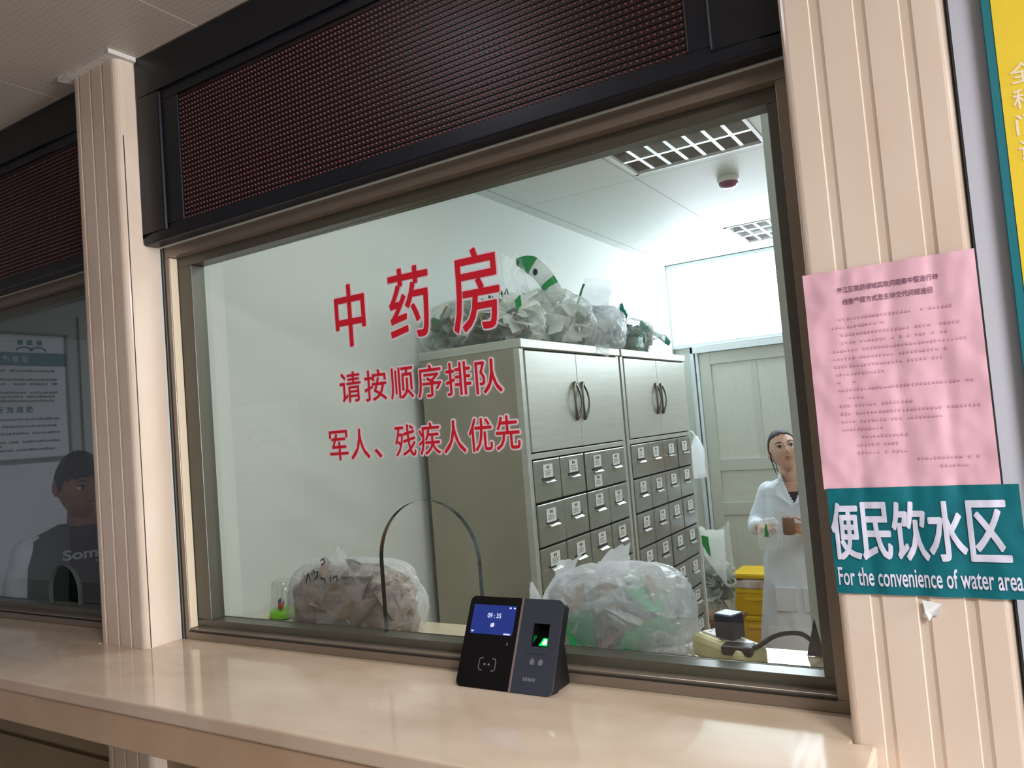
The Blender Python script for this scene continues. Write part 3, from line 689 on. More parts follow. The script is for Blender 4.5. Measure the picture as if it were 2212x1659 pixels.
# recessed louvre lamps
def troffer(y0, y1, label):
    t = empty('ceiling_light', (-0.8, (y0 + y1) / 2, ZC), label, 'ceiling light', 'louvred ceiling lights of the dispensary')
    x0, x1 = -1.099, -0.501; y0 += 0.001; y1 -= 0.001
    fr = MB(); fr.box(x0, x1, y0, y0 + 0.016, ZC - 0.004, ZC + 0.01).box(x0, x1, y1 - 0.016, y1, ZC - 0.004, ZC + 0.01).box(x0, x0 + 0.016, y0, y1, ZC - 0.004, ZC + 0.01).box(x1 - 0.016, x1, y0, y1, ZC - 0.004, ZC + 0.01)
    fr.build('frame', MT['white'], t)
    MB().box(x0, x1, y0, y1, ZC + 0.074, ZC + 0.078).box(x0, x0 + 0.004, y0, y1, ZC, ZC + 0.074).box(x1 - 0.004, x1, y0, y1, ZC, ZC + 0.074).box(x0, x1, y0, y0 + 0.004, ZC, ZC + 0.074).box(x0, x1, y1 - 0.004, y1, ZC, ZC + 0.074).build('reflector', MT['alu'], t)
    w3 = (y1 - y0 - 0.032) / 3
    for k in range(3):
        yc = y0 + 0.016 + w3 * (k + 0.5)
        MB().tube([(x0 + 0.02, yc, ZC + 0.055), (x1 - 0.02, yc, ZC + 0.055)], 0.012, 12).build('tube', MT['tube'], t, smooth=True)
    for k in (1, 2):
        yc = y0 + 0.016 + w3 * k
        MB().prism([(yc - 0.010, ZC + 0.002), (yc + 0.010, ZC + 0.002), (yc + 0.002, ZC + 0.045), (yc - 0.002, ZC + 0.045)], 'x', x0 + 0.016, x1 - 0.016).build('louvre_rail', MT['louver'], t)
    for k in range(1, 7):
        xc = x0 + 0.016 + (x1 - x0 - 0.032) * k / 7
        MB().prism([(xc - 0.008, ZC + 0.001), (xc + 0.008, ZC + 0.001), (xc + 0.0015, ZC + 0.04), (xc - 0.0015, ZC + 0.04)], 'y', y0 + 0.016, y1 - 0.016).build('louvre_blade', MT['louver'], t)
    return t
troffer(1.56, 2.13, 'louvred ceiling light near the window, unlit, with shiny blades')
troffer(3.53, 4.10, 'far louvred ceiling light close to the bright transom')
sd = empty('smoke_detector', (-0.775, 2.50, ZC), 'round smoke detector with dark pink cap on the dispensary ceiling', 'smoke detector')
def lathe(prof, c, seg=28):
    mb = MB(); rings = [[(c[0] + r * math.cos(2 * PI * k / seg), c[1] + r * math.sin(2 * PI * k / seg), z) for k in range(seg)] for r, z in prof]
    return mb.loft(rings)
lathe([(0.052, ZC - 0.001), (0.052, ZC - 0.018), (0.046, ZC - 0.026)], (-0.775, 2.50)).build('base', MT['white'], sd, smooth=False)
lathe([(0.046, ZC - 0.0255), (0.045, ZC - 0.036), (0.034, ZC - 0.048), (0.012, ZC - 0.053)], (-0.775, 2.50)).build('cap', MT['maroon'], sd, smooth=True)

# medicine cabinets ------------------------------------------------
XF = -1.264; XB = -1.73; CH = 1.985
CARD = [MT['card'], MT['ink'], MT['greyink']]
def card_mesh(seed, y, z, wy=0.073, wz=0.050):
    r = random.Random(seed); m = MB(); x = XF + 0.0028
    m.box(XF + 0.001, x, y - wy / 2, y + wy / 2, z - wz / 2, z + wz / 2)
    m.cur = 1; n = r.choice((2, 2, 3)); a = y - 0.006 * n
    for k in range(n):
        m.add([(x + 0.0003, a + k * 0.013 + p, z + 0.008 + q) for p, q in ((0, 0), (0.009, 0), (0.009, 0.011), (0, 0.011))], [(0, 1, 2, 3)])
    m.cur = 2
    for k in range(3):
        b = y - wy * 0.36; e = b + wy * r.uniform(0.5, 0.74)
        m.add([(x + 0.0003, p, z - 0.002 - k * 0.007 + q) for p, q in ((b, 0), (e, 0), (e, 0.003), (b, 0.003))], [(0, 1, 2, 3)])
    return m
PD = None
def add_child(src, parent, wloc):
    o = src.copy(); COL.objects.link(o); o.parent = parent; o.location = Vector(wloc) - WL[parent.name]; WL[o.name] = Vector(wloc)
    return o
def cabinet(y0, y1, label, extra):
    global PD
    t = empty('medicine_cabinet', ((XF + XB) / 2, (y0 + y1) / 2, 0), label, 'cabinet', 'steel herb drawer cabinets')
    y0 += 0.004; y1 -= 0.004
    MB().box(XB, XF - 0.03, y0, y1, 0.06, CH - 0.035).box(XB + 0.03, XF - 0.05, y0 + 0.02, y1 - 0.02, 0, 0.06).build('carcass', MT['steel_side'], t, bevel=0.002)
    MB().box(XB - 0.008, XF + 0.006, y0 - 0.001, y1 + 0.001, CH - 0.035, CH).build('top_cap', MT['steel'], t, bevel=0.003)
    fr = MB(); fr.box(XF - 0.03, XF - 0.004, y0, y0 + 0.028, 0.06, CH - 0.035).box(XF - 0.03, XF - 0.004, y1 - 0.028, y1, 0.06, CH - 0.035)
    ya_, yb_ = y0 + 0.028, y1 - 0.028
    fr.box(XF - 0.03, XF - 0.004, ya_, yb_, 1.948, CH - 0.035).box(XF - 0.03, XF - 0.004, ya_, yb_, 1.532, 1.552).box(XF - 0.03, XF - 0.004, ya_, yb_, 0.06, 0.218)
    fr.build('front_frame', MT['steel'], t, bevel=0.002)
    MB().box(XF - 0.034, XF - 0.022, y0 + 0.0285, y1 - 0.0285, 0.22, 1.947).build('front_gap', MT['gap'], t)
    ym = (y0 + y1) / 2
    for a, b, s in ((y0 + 0.034, ym - 0.0015, 1), (ym + 0.0015, y1 - 0.034, -1)):
        d = MB().box(XF - 0.02, XF, a, b, 1.558, 1.942).build('door', MT['steel'], t, bevel=0.002)
        hy = (ym - 0.036) if s == 1 else (ym + 0.036)
        h = MB()
        for q in (-1, 1):
            h.tube([(XF + 0.004 + 0.012 * (1 - (-1 + k / 6) ** 2), hy + q * 0.027 * (1 - (-1 + k / 6) ** 2), 1.745 + 0.078 * (-1 + k / 6)) for k in range(13)], [0.0035 + 0.0025 * abs(-1 + k / 6) for k in range(13)], 8)
        h.build('handle', MT['steel_h'], d, smooth=True)
    w = (y1 - y0 - 0.056) / 4
    for r in range(8):
        for c in range(4):
            ya = y0 + 0.028 + w * c; zt = 1.530 - 0.164 * r; zb = zt - 0.164
            jit = random.Random(r * 7 + c + int(y0 * 10))
            base = (XF, ya + w / 2, zb + 0.082); yc, zc = base[1], base[2]
            lz = zt - 0.048 - jit.uniform(-0.004, 0.006); hz = zt - 0.090
            pull = jit.choice((0, 0, 0, 0.002, 0.004))
            if PD is None:
                d = MB().box(XF - 0.02, XF, yc - w / 2 + 0.004, yc + w / 2 - 0.004, zb + 0.004, zt - 0.004).build('drawer', MT['steel_d'], t, bevel=0.003, loc=base)
                cards = [card_mesh(k, yc, zc + 0.034).build('label_card', CARD, d, loc=(XF, yc, zc + 0.034)) for k in range(1)]
                hb = MB(); hb.prism([(XF, zc - 0.008), (XF + 0.014, zc - 0.011), (XF + 0.015, zc - 0.008), (XF + 0.004, zc - 0.002), (XF, zc)], 'y', yc - 0.040, yc + 0.040)
                hh = hb.build('pull_handle', MT['chrome'], d, loc=(XF, yc, zc - 0.008), bevel=0.001)
                sh = MB().box(XF + 0.0004, XF + 0.001, yc - 0.05, yc + 0.05, zc - 0.0, zc + 0.009).build('finger_slot', MT['gap'], d, loc=(XF, yc, zc))
                PD = (d, cards[0], hh, sh, [card_mesh(k, 0, 0).mesh('label_card', CARD, loc=(XF, 0, 0)) for k in range(1, 9)])
                WL[d.name] = Vector(base)
            else:
                d = add_child(PD[0], t, (base[0] + pull, base[1], base[2]))
                off = 0
                cd_ = add_child(PD[1], d, (XF + pull, yc + jit.uniform(-0.012, 0.008), lz)); cd_.data = jit.choice(PD[4])
                add_child(PD[2], d, (XF + pull, yc, zc - 0.008)); add_child(PD[3], d, (XF + pull, yc, zc))
                if (r, c) in extra:
                    e = add_child(PD[1], d, (XF + pull, yc, zb + 0.036)); e.data = PD[4][3]
    return t
cabinet(1.206, 2.122, 'nearer steel medicine cabinet with herb drawers, showing its plain dull side', {(0, 2)})
cabinet(2.136, 3.050, 'farther steel medicine cabinet with herb drawers, beside the white post', set())
tag(MB().box(-1.31, -1.268, 3.06, 3.075, 0, 1.0).build('white_post', MT['white'], None, bevel=0.002, loc=(-1.29, 3.07, 0)), 'slim white post standing against the far end of the cabinets', 'post')

# plastic bags -------------------------------------------------------
def shell(c, r, seed, amp=0.10, fine=0.05, nu=72, nv=48, squash=0.0, power=0.75, flat=-0.72):
    """crumpled bag body: lumpy superellipsoid with a flat base at c.z"""
    mb = MB()
    def fn(v):
        q = Vector((math.copysign(abs(v.x) ** power, v.x), math.copysign(abs(v.y) ** power, v.y), math.copysign(abs(v.z) ** power, v.z)))
        n = mnoise.noise(v * 1.7 + Vector((seed, 0, 0))); k = abs(mnoise.noise(v * 4.5 + Vector((0, seed, 0)))); j = abs(mnoise.noise(v * 11 + Vector((0, 0, seed))))
        q *= 1 + amp * n + fine * (0.5 - k) * 2 + fine * 0.5 * (0.5 - j)
        if q.z < flat: q.z = flat + (q.z - flat) * 0.02
        return q
    b = r[2] / (1 - flat) * 1.0
    return mb.ell((c[0], c[1], c[2] - flat * b), (r[0], r[1], b), nu, nv, fn)
def sheet3(corners, nx, nz, seed, amp, freq=14):
    """crinkled sheet between four corner points (bl, br, tr, tl)"""
    bl, br, tr_, tl = [Vector(p) for p in corners]; nrm = (br - bl).cross(tl - bl).normalized(); vs = []
    for j in range(nz + 1):
        for i in range(nx + 1):
            u, v = i / nx, j / nz
            p = (bl * (1 - u) + br * u) * (1 - v) + (tl * (1 - u) + tr_ * u) * v
            n = mnoise.noise(p * freq + Vector((seed, seed, 0))); n2 = mnoise.noise(p * freq * 2.7 + Vector((0, seed, seed)))
            vs.append(p + nrm * amp * (n + 0.4 * n2) + (tl - bl).normalized() * amp * 1.2 * n2 * v)
    fs = [(j * (nx + 1) + i, j * (nx + 1) + i + 1, (j + 1) * (nx + 1) + i + 1, (j + 1) * (nx + 1) + i) for j in range(nz) for i in range(nx)]
    return vs, fs
def ruffle(mb, p, d, length, r0, r1, pleats, seed, n=60, rows=9):
    """gathered mouth of a tied bag"""
    p = Vector(p); d = Vector(d).normalized(); a = d.orthogonal().normalized(); b = d.cross(a); rings = []
    for j in range(rows):
        t = j / (rows - 1); r = r0 + (r1 - r0) * t ** 1.3; ring = []
        for k in range(n):
            th = 2 * PI * k / n; w = 1 + 0.38 * min(1, t * 2) * math.sin(pleats * th + seed + 2 * t) + 0.2 * t * mnoise.noise(Vector((math.cos(th) * 3, math.sin(th) * 3, seed + t)))
            e = 1 + 0.25 * t * mnoise.noise(Vector((math.cos(th) * 2, math.sin(th) * 2, seed + 9)))
            ring.append(p + d * length * t * e + (a * math.cos(th) + b * math.sin(th)) * r * w)
        rings.append(ring)
    mb.loft(rings, caps=False); return mb
def packets(name, c, r, n, seed, mats, size=(0.05, 0.034), zmin=None, lo=-0.9, parent=None, label=None, cat='packets'):
    """heap of flat medicine packets filling an ellipsoid"""
    rnd = random.Random(seed); mb = MB()
    for k in range(n):
        while True:
            p = Vector((rnd.uniform(-1, 1), rnd.uniform(-1, 1), rnd.uniform(lo, 1)))
            if p.length < 1: break
        ctr_ = Vector((c[0] + p.x * r[0], c[1] + p.y * r[1], c[2] + p.z * r[2]))
        rot = Matrix.Rotation(rnd.uniform(0, 6.28), 3, 'Z') @ Matrix.Rotation(rnd.uniform(-1.2, 1.2), 3, 'X') @ Matrix.Rotation(rnd.uniform(-1.2, 1.2), 3, 'Y')
        sx, sy = size[0] * rnd.uniform(0.7, 1.2), size[1] * rnd.uniform(0.7, 1.2); th = 0.006
        g = [(-1, -1), (0, -1.05), (1, -1), (1.05, 0), (1, 1), (0, 1.05), (-1, 1), (-1.05, 0)]
        vs = [rot @ Vector((a * sx, b * sy, rnd.uniform(-0.004, 0.004))) + ctr_ for a, b in g] + [rot @ Vector((0, 0, th)) + ctr_, rot @ Vector((0, 0, -th)) + ctr_]
        if zmin: vs = [Vector((v.x, v.y, max(v.z, zmin + 0.002 + 0.004 * (k % 5)))) for v in vs]
        mb.cur = rnd.randrange(len(mats))
        mb.add(vs, [(i, (i + 1) % 8, 8) for i in range(8)] + [((i + 1) % 8, i, 9) for i in range(8)])
    o = mb.build(name, [MT[m] for m in mats], parent, loc=None if parent else (c[0], c[1], c[2] - r[2]))
    if not parent: tag(o, label, cat, kind='stuff')
    return o
def bagroot(c, label, group=None): return empty('plastic_bag', c, label, 'plastic bag', group)
# tied bag on the near end of the cabinet
A = bagroot((-1.53, 1.37, CH), 'tied clear bag of medicine packets lying over the near corner of the cabinets', 'bags on top of the cabinets')
shell((-1.53, 1.37, CH + 0.001), (0.265, 0.155, 0.205), 3.0, 0.07, 0.05).build('film', MT['film_g'], A, smooth=True)
m = MB(); ruffle(m, (-1.335, 1.30, 2.10), (0.15, -0.55, 0.55), 0.04, 0.02, 0.09, 9, 1.0)
m.build('gathered_mouth', MT['film_ruffle'], A, smooth=True)
m = MB(); m.tube([(-1.335 + 0.024 * math.cos(2 * PI * k / 12), 1.30 + 0.018 * math.sin(2 * PI * k / 12), 2.10 + 0.012 * math.sin(2 * PI * k / 12)) for k in range(13)], 0.008, 8); m.build('tie', MT['device_b'], A)
m = MB(); vs, fs = sheet3([(-1.30, 1.27, 2.10), (-1.275, 1.27, 2.115), (-1.27, 1.26, 2.15), (-1.30, 1.26, 2.14)], 5, 5, 2, 0.006); m.add(vs, fs); m.build('green_print', MT['pk_green'], A, smooth=True)
m = MB(); rr = random.Random(8)
for k in range(12):
    a = (-1.345 + rr.uniform(-0.05, 0.06), 1.225 + rr.uniform(-0.01, 0.0), 2.135 + rr.uniform(-0.012, 0.03)); m.tube([a, (a[0] + rr.uniform(-0.01, 0.015), a[1] + 0.004, a[2] + rr.uniform(0.01, 0.028))], 0.0022, 5)
m.build('black_print', MT['ink'], A)
packets('medicine_packets', (-1.53, 1.37, CH + 0.09), (0.225, 0.125, 0.095), 150, 5, ('pk_grey', 'pk_grey', 'pk_tan', 'pk_dark', 'pk_white', 'pk_green'), zmin=CH, label='grey and tan medicine packets inside the tied bag on the near cabinet corner')
# clear bag with a green pouch
B = bagroot((-1.45, 1.76, CH), 'tall clear bag with green printed pouch, second bag on the cabinets', 'bags on top of the cabinets')
shell((-1.45, 1.76, CH + 0.001), (0.20, 0.17, 0.25), 11.0, 0.10, 0.09).build('film', MT['film_c'], B, smooth=True)
m = MB()
for k, cs in enumerate((((-1.60, 1.72, 2.14), (-1.44, 1.66, 2.16), (-1.49, 1.66, 2.40), (-1.63, 1.74, 2.44)), ((-1.48, 1.68, 2.16), (-1.30, 1.72, 2.14), (-1.38, 1.72, 2.36), (-1.52, 1.68, 2.41)),
                        ((-1.42, 1.60, 2.02), (-1.26, 1.66, 1.99), (-1.24, 1.66, 2.14), (-1.40, 1.60, 2.17)))):
    vs, fs = sheet3(cs, 14, 14, k * 3.3, 0.022, 12); m.add(vs, fs)
m.build('loose_film', MT['film_l'], B, smooth=True)
PU = MB(); PU.cur = 0
rings = []
def pth(t): return Vector((-1.520 + 0.185 * t ** 0.85, 0, 2.385 - 0.035 * t - 0.165 * t * t))
for j in range(12):
    t = j / 11; p = pth(t); tg = (pth(min(1, t + 0.02)) - pth(max(0, t - 0.02))).normalized(); wd = 0.040 * (0.45 + 0.55 * min(1, t * 4))
    rings.append([(p.x - tg.z * wd * math.cos(a), 1.69 + 0.014 * math.sin(a) + 0.006 * mnoise.noise(Vector((t * 6, math.cos(a) * 2, 0))), p.z + tg.x * wd * math.cos(a) + 0.005 * mnoise.noise(Vector((t * 9, a, 3)))) for a in [2 * PI * k / 16 for k in range(16)]])
PU.loft(rings)
for i in range(len(PU.mi)):
    if i < 16 * 4: PU.mi[i] = 1
for i in range(16 * 8, 16 * 9): PU.mi[i] = 1
pou = PU.build('pouch', [MT['pk_white'], MT['pk_green']], B, smooth=True)
mm = MB(); mm.ell((-1.428, 1.675, 2.322), (0.012, 0.004, 0.015), 12, 8); mm.build('pouch_mark', MT['ink'], pou)
packets('medicine_packets', (-1.45, 1.74, CH + 0.11), (0.18, 0.15, 0.13), 190, 9, ('pk_white', 'pk_white', 'pk_grey', 'pk_white', 'pk_white'), zmin=CH, label='white medicine packets inside the tall clear bag with green pouch')
# white carrier bag
Cb = bagroot((-1.36, 2.08, CH), 'white carrier bag with upright mouth, between clear and grey bags on the cabinets', 'bags on top of the cabinets')
shell((-1.37, 2.08, CH + 0.001), (0.14, 0.16, 0.20), 21.0, 0.12, 0.10).build('film', MT['film_w'], Cb, smooth=True)
m = MB()
for k, cs in enumerate((((-1.46, 2.04, 2.10), (-1.26, 2.00, 2.10), (-1.24, 2.06, 2.30), (-1.38, 2.08, 2.34)), ((-1.44, 2.12, 2.10), (-1.24, 2.10, 2.08), (-1.22, 2.12, 2.26), (-1.40, 2.12, 2.30)),
                        ((-1.36, 1.93, 1.99), (-1.26, 1.90, 1.985), (-1.245, 1.92, 2.06), (-1.36, 1.93, 2.10)), ((-1.27, 1.86, 1.99), (-1.245, 1.96, 1.99), (-1.235, 1.94, 1.94), (-1.24, 1.88, 1.955)))):
    vs, fs = sheet3(cs, 12, 12, k * 5.1 + 1, 0.020, 12); m.add(vs, fs)
m.build('loose_film', MT['film_w'], Cb, smooth=True)
m = MB(); vs, fs = sheet3([(-1.475, 2.02, 2.12), (-1.455, 2.01, 2.12), (-1.37, 2.05, 2.30), (-1.385, 2.06, 2.31)], 3, 14, 4, 0.012, 12); m.add(vs, fs); m.build('green_edge', MT['pk_green'], Cb, smooth=True)
packets('medicine_packets', (-1.37, 2.07, CH + 0.08), (0.11, 0.13, 0.08), 70, 12, ('pk_white', 'pk_white', 'pk_grey', 'pk_teal'), zmin=CH, label='white packets inside the carrier bag on the cabinets')
# grey and teal bag
Db = bagroot((-1.40, 2.56, CH), 'slumped grey bag with teal bands on the far cabinet', 'bags on top of the cabinets')
shell((-1.41, 2.50, CH + 0.001), (0.19, 0.27, 0.17), 31.0, 0.13, 0.10).build('film', MT['film_g'], Db, smooth=True)
m = MB()
for k, cs in enumerate((((-1.40, 2.36, 2.10), (-1.33, 2.36, 2.08), (-1.32, 2.42, 2.19), (-1.37, 2.44, 2.25)), ((-1.30, 2.50, 2.12), (-1.22, 2.70, 2.02), (-1.21, 2.72, 2.05), (-1.30, 2.52, 2.155)), ((-1.245, 2.30, 2.0), (-1.235, 2.40, 2.0), (-1.24, 2.38, 2.05), (-1.25, 2.31, 2.05)))):
    vs, fs = sheet3(cs, 8, 8, k * 2.7, 0.014, 16); m.add(vs, fs)
m.build('teal_band', MT['pk_teal'], Db, smooth=True)
packets('medicine_packets', (-1.41, 2.50, CH + 0.065), (0.15, 0.22, 0.07), 110, 14, ('pk_grey', 'pk_dark', 'pk_grey', 'pk_teal', 'pk_white'), zmin=CH, label='grey packets inside the slumped bag on the far cabinet')

# things on the inner worktop --------------------------------------
H = bagroot((-1.30, 0.31, CT), 'clear bag of brown dried herbs beside the cut-out in the glass')
HB = (-1.315, 0.315, CT + 0.001)
shell(HB, (0.212, 0.098, 0.190), 41.0, 0.09, 0.06, power=0.82).build('film', MT['film_h'], H, smooth=True)
m = MB()
for k, cs in enumerate((((-1.37, 0.27, 1.30), (-1.27, 0.25, 1.31), (-1.30, 0.27, 1.365), (-1.335, 0.28, 1.375)), ((-1.45, 0.28, 1.305), (-1.36, 0.25, 1.30), (-1.36, 0.26, 1.345), (-1.42, 0.28, 1.345)),
                        ((-1.26, 0.235, 1.27), (-1.16, 0.25, 1.26), (-1.18, 0.29, 1.30), (-1.25, 0.28, 1.335)), ((-1.37, 0.212, 1.19), (-1.25, 0.210, 1.17), (-1.24, 0.214, 1.20), (-1.36, 0.215, 1.235)))):
    vs, fs = sheet3(cs, 10, 10, k * 7.7 + 2, 0.014, 22); m.add(vs, fs)
m.build('loose_film', MT['film_l'], H, smooth=True)
m = MB()
for st in (((-1.405, 1.288), (-1.395, 1.315), (-1.385, 1.29)), ((-1.37, 1.318), (-1.358, 1.322), (-1.362, 1.308), (-1.378, 1.292)), ((-1.35, 1.303), (-1.335, 1.303), (-1.333, 1.285)), ((-1.315, 1.308), (-1.312, 1.285)), ((-1.305, 1.305), (-1.292, 1.312), (-1.29, 1.30), (-1.305, 1.283)), ((-1.345, 1.35), (-1.335, 1.356), (-1.33, 1.345), (-1.342, 1.338))):
    m.tube([(x, 0.228, z) for x, z in st], 0.0019, 5)
m.build('marker_writing', MT['ink'], H)
o = shell((HB[0] - 0.005, HB[1], HB[2] + 0.002), (0.192, 0.083, 0.160), 43.0, 0.10, 0.10, power=0.82).build('dried_herbs', [MT['herb'], MT['herb_d']], None, smooth=True, loc=HB)
tag(o, 'brown dried herbs filling the clear bag beside the cut-out', 'herbs', kind='stuff')
packets('herb_packets', (HB[0] + 0.03, HB[1] - 0.015, CT + 0.085), (0.17, 0.085, 0.075), 34, 17, ('pk_herb', 'herb_d', 'pk_herb'), (0.05, 0.036), zmin=CT, label='tan herb packets pressed against the film of the brown bag')
# clear cup with lime green base
cu = empty('plastic_cup', (-1.66, 0.375, CT), 'clear plastic cup with lime green base left of the herb bag', 'cup')
lathe([(0.040, CT + 0.001), (0.048, CT + 0.003), (0.046, CT + 0.022), (0.041, CT + 0.024)], (-1.655, 0.375)).build('base', MT['lime'], cu, smooth=True)
mb = MB(); seg = 28
rings = [[(-1.655 + r * math.cos(2 * PI * k / seg), 0.375 + r * math.sin(2 * PI * k / seg), z) for k in range(seg)] for r, z in ((0.043, CT + 0.022), (0.039, CT + 0.075), (0.036, CT + 0.105), (0.030, CT + 0.108))]
mb.loft(rings, caps=False); mb.build('cup_body', MT['clearp'], cu, smooth=True)
tag(MB().tube([(-1.66, 0.365, CT + 0.026), (-1.645, 0.36, CT + 0.098)], 0.0024, 8).build('pen', MT['white'], None, loc=(-1.66, 0.365, CT + 0.026)), 'thin white stick standing in the clear cup', 'stick')
tag(MB().ell((-1.668, 0.37, CT + 0.042), (0.010, 0.009, 0.014), 14, 8).build('pellet', MT['bluep'], None, smooth=True, loc=(-1.668, 0.37, CT + 0.03)), 'blue object lying in the clear cup', 'small object')
tag(MB().ell((-1.650, 0.352, CT + 0.036), (0.009, 0.008, 0.012), 14, 8).build('pellet', MT['redp'], None, smooth=True, loc=(-1.65, 0.352, CT + 0.025)), 'red object lying in the clear cup', 'small object')
# big milky bag of packets
K = bagroot((-0.545, 0.32, CT), 'big milky bag of packets right of the fingerprint terminal')
KB = (-0.535, 0.325, CT + 0.001)
shell(KB, (0.150, 0.105, 0.185), 51.0, 0.07, 0.07, power=0.66).build('film', MT['film_k'], K, smooth=True)
m = MB()
for k, cs in enumerate((((-0.735, 0.29, 1.235), (-0.62, 0.25, 1.30), (-0.596, 0.265, 1.378), (-0.66, 0.275, 1.350)), ((-0.738, 0.28, 1.19), (-0.67, 0.24, 1.21), (-0.695, 0.26, 1.28), (-0.748, 0.29, 1.31)),
                        ((-0.60, 0.27, 1.32), (-0.49, 0.28, 1.325), (-0.497, 0.30, 1.388), (-0.555, 0.31, 1.368)), ((-0.70, 0.28, 1.155), (-0.62, 0.235, 1.16), (-0.61, 0.25, 1.26), (-0.70, 0.28, 1.25)))):
    vs, fs = sheet3(cs, 12, 12, k * 4.1 + 3, 0.016, 18); m.add(vs, fs)
m.build('handles', MT['film_flap'], K, smooth=True)
m = MB()
for k, cs in enumerate((((-0.615, 0.228, 1.200), (-0.560, 0.224, 1.180), (-0.562, 0.226, 1.255), (-0.62, 0.232, 1.250)), ((-0.515, 0.224, 1.165), (-0.470, 0.226, 1.185), (-0.452, 0.226, 1.235), (-0.495, 0.224, 1.215)))):
    vs, fs = sheet3(cs, 8, 8, k * 4.1 + 8, 0.004, 30); m.add(vs, fs)
m.build('green_print', MT['pk_green'], K, smooth=True)
packets('medicine_packets', (KB[0], KB[1], CT + 0.075), (0.13, 0.085, 0.072), 90, 23, ('pk_white', 'pk_grey', 'pk_grey', 'pk_green', 'pk_tan'), (0.045, 0.03), zmin=CT, label='medicine packets inside the big milky bag on the inner worktop')
# power strip with adapter, plug and cable
def rotz(p, c, a): return (c[0] + (p[0] - c[0]) * math.cos(a) - (p[1] - c[1]) * math.sin(a), c[1] + (p[0] - c[0]) * math.sin(a) + (p[1] - c[1]) * math.cos(a), p[2])
PS = (-0.305, 0.312, CT); PA = -0.66
def rbox(mb, x0, x1, y0, y1, z0, z1, c, a):
    b = len(mb.v); mb.box(x0, x1, y0, y1, z0, z1); mb.v[b:] = [rotz(v, c, a) for v in mb.v[b:]]; return mb
ps = empty('power_strip', PS, 'cream power strip on the inner worktop behind the right window', 'power strip')
rbox(MB(), PS[0] - 0.082, PS[0] + 0.082, PS[1] - 0.036, PS[1] + 0.036, CT + 0.001, CT + 0.050, PS, PA).build('body', MT['cream_p'], ps, bevel=0.012)
so_ = rbox(MB(), PS[0] - 0.066, PS[0] + 0.066, PS[1] - 0.016, PS[1] + 0.018, CT + 0.0495, CT + 0.053, PS, PA).build('socket_panel', MT['white'], ps, bevel=0.002)
m = MB()
for k in range(3):
    xx = PS[0] - 0.05 + k * 0.03
    for dx, dy in ((-0.006, 0.004), (0.006, 0.004), (0, -0.006)): rbox(m, xx + dx - 0.0012, xx + dx + 0.0012, PS[1] + dy - 0.003, PS[1] + dy + 0.003, CT + 0.0525, CT + 0.0534, PS, PA)
m.build('socket_slots', MT['ink'], so_)
ad = empty('power_adapter', (-0.296, 0.30, CT + 0.054), 'dark blue cube adapter plugged upright into the power strip', 'adapter')
rbox(MB(), -0.318, -0.275, 0.285, 0.325, CT + 0.0545, CT + 0.1005, (-0.296, 0.305, 0), -0.35).build('body', MT['adapter'], ad, bevel=0.002)
rbox(MB(), -0.3165, -0.2765, 0.2865, 0.3235, CT + 0.1, CT + 0.1035, (-0.296, 0.305, 0), -0.35).build('top_face', MT['adapter_t'], ad, bevel=0.001)
pg = empty('power_plug', (-0.27, 0.262, CT + 0.054), 'black plug with thick cable looping to the right', 'plug')
rbox(MB(), -0.300, -0.240, 0.244, 0.282, CT + 0.0345, CT + 0.0535, (-0.27, 0.262, 0), 0.0).build('plug_body', MT['cable'], pg, bevel=0.005)
pts = []
cpts = [(-0.245, 0.263, CT + 0.046), (-0.228, 0.268, CT + 0.054), (-0.208, 0.285, CT + 0.066), (-0.187, 0.31, CT + 0.068), (-0.166, 0.345, CT + 0.058), (-0.152, 0.38, CT + 0.032), (-0.142, 0.41, CT + 0.006)]
def smoothpts(c, n=6):
    out = []
    for i in range(len(c) - 1):
        p0, p1, p2, p3 = [Vector(c[max(0, min(len(c) - 1, i + k))]) for k in (-1, 0, 1, 2)]
        for k in range(n):
            t = k / n; out.append(0.5 * ((2 * p1) + (p2 - p0) * t + (2 * p0 - 5 * p1 + 4 * p2 - p3) * t * t + (3 * p1 - p0 - 3 * p2 + p3) * t ** 3))
    out.append(Vector(c[-1])); return out
MB().tube(smoothpts(cpts), 0.0048, 10).build('cable', MT['cable'], pg, smooth=True)
wd_ = MB(); wd_.prism([(-0.172, CT + 0.0008), (-0.138, CT + 0.0008), (-0.1515, CT + 0.076)], 'y', 0.395, 0.401)
tag(wd_.build('display_stand', MT['adapter'], None, bevel=0.0015, loc=(-0.155, 0.398, CT)), 'dark pointed stand at the right end of the inner worktop', 'stand')
cb = MB(); rr = random.Random(3); cpt = [(-0.455 + 0.11 * k / 9, 0.222 + rr.uniform(-0.008, 0.012), CT + 0.006 + abs(rr.uniform(0, 0.012))) for k in range(10)]
cb.tube(smoothpts(cpt), 0.0035, 8)
tag(cb.build('loose_cable', MT['cable'], None, smooth=True, loc=(-0.40, 0.225, CT)), 'tangled thin black cable in front of the milky bag', 'cable')
tag(MB().box(-0.455, -0.395, 0.218, 0.24, CT + 0.001, CT + 0.022).build('charger_brick', MT['cable'], None, bevel=0.004, loc=(-0.425, 0.23, CT)), 'small black charger lying in front of the milky bag', 'charger')

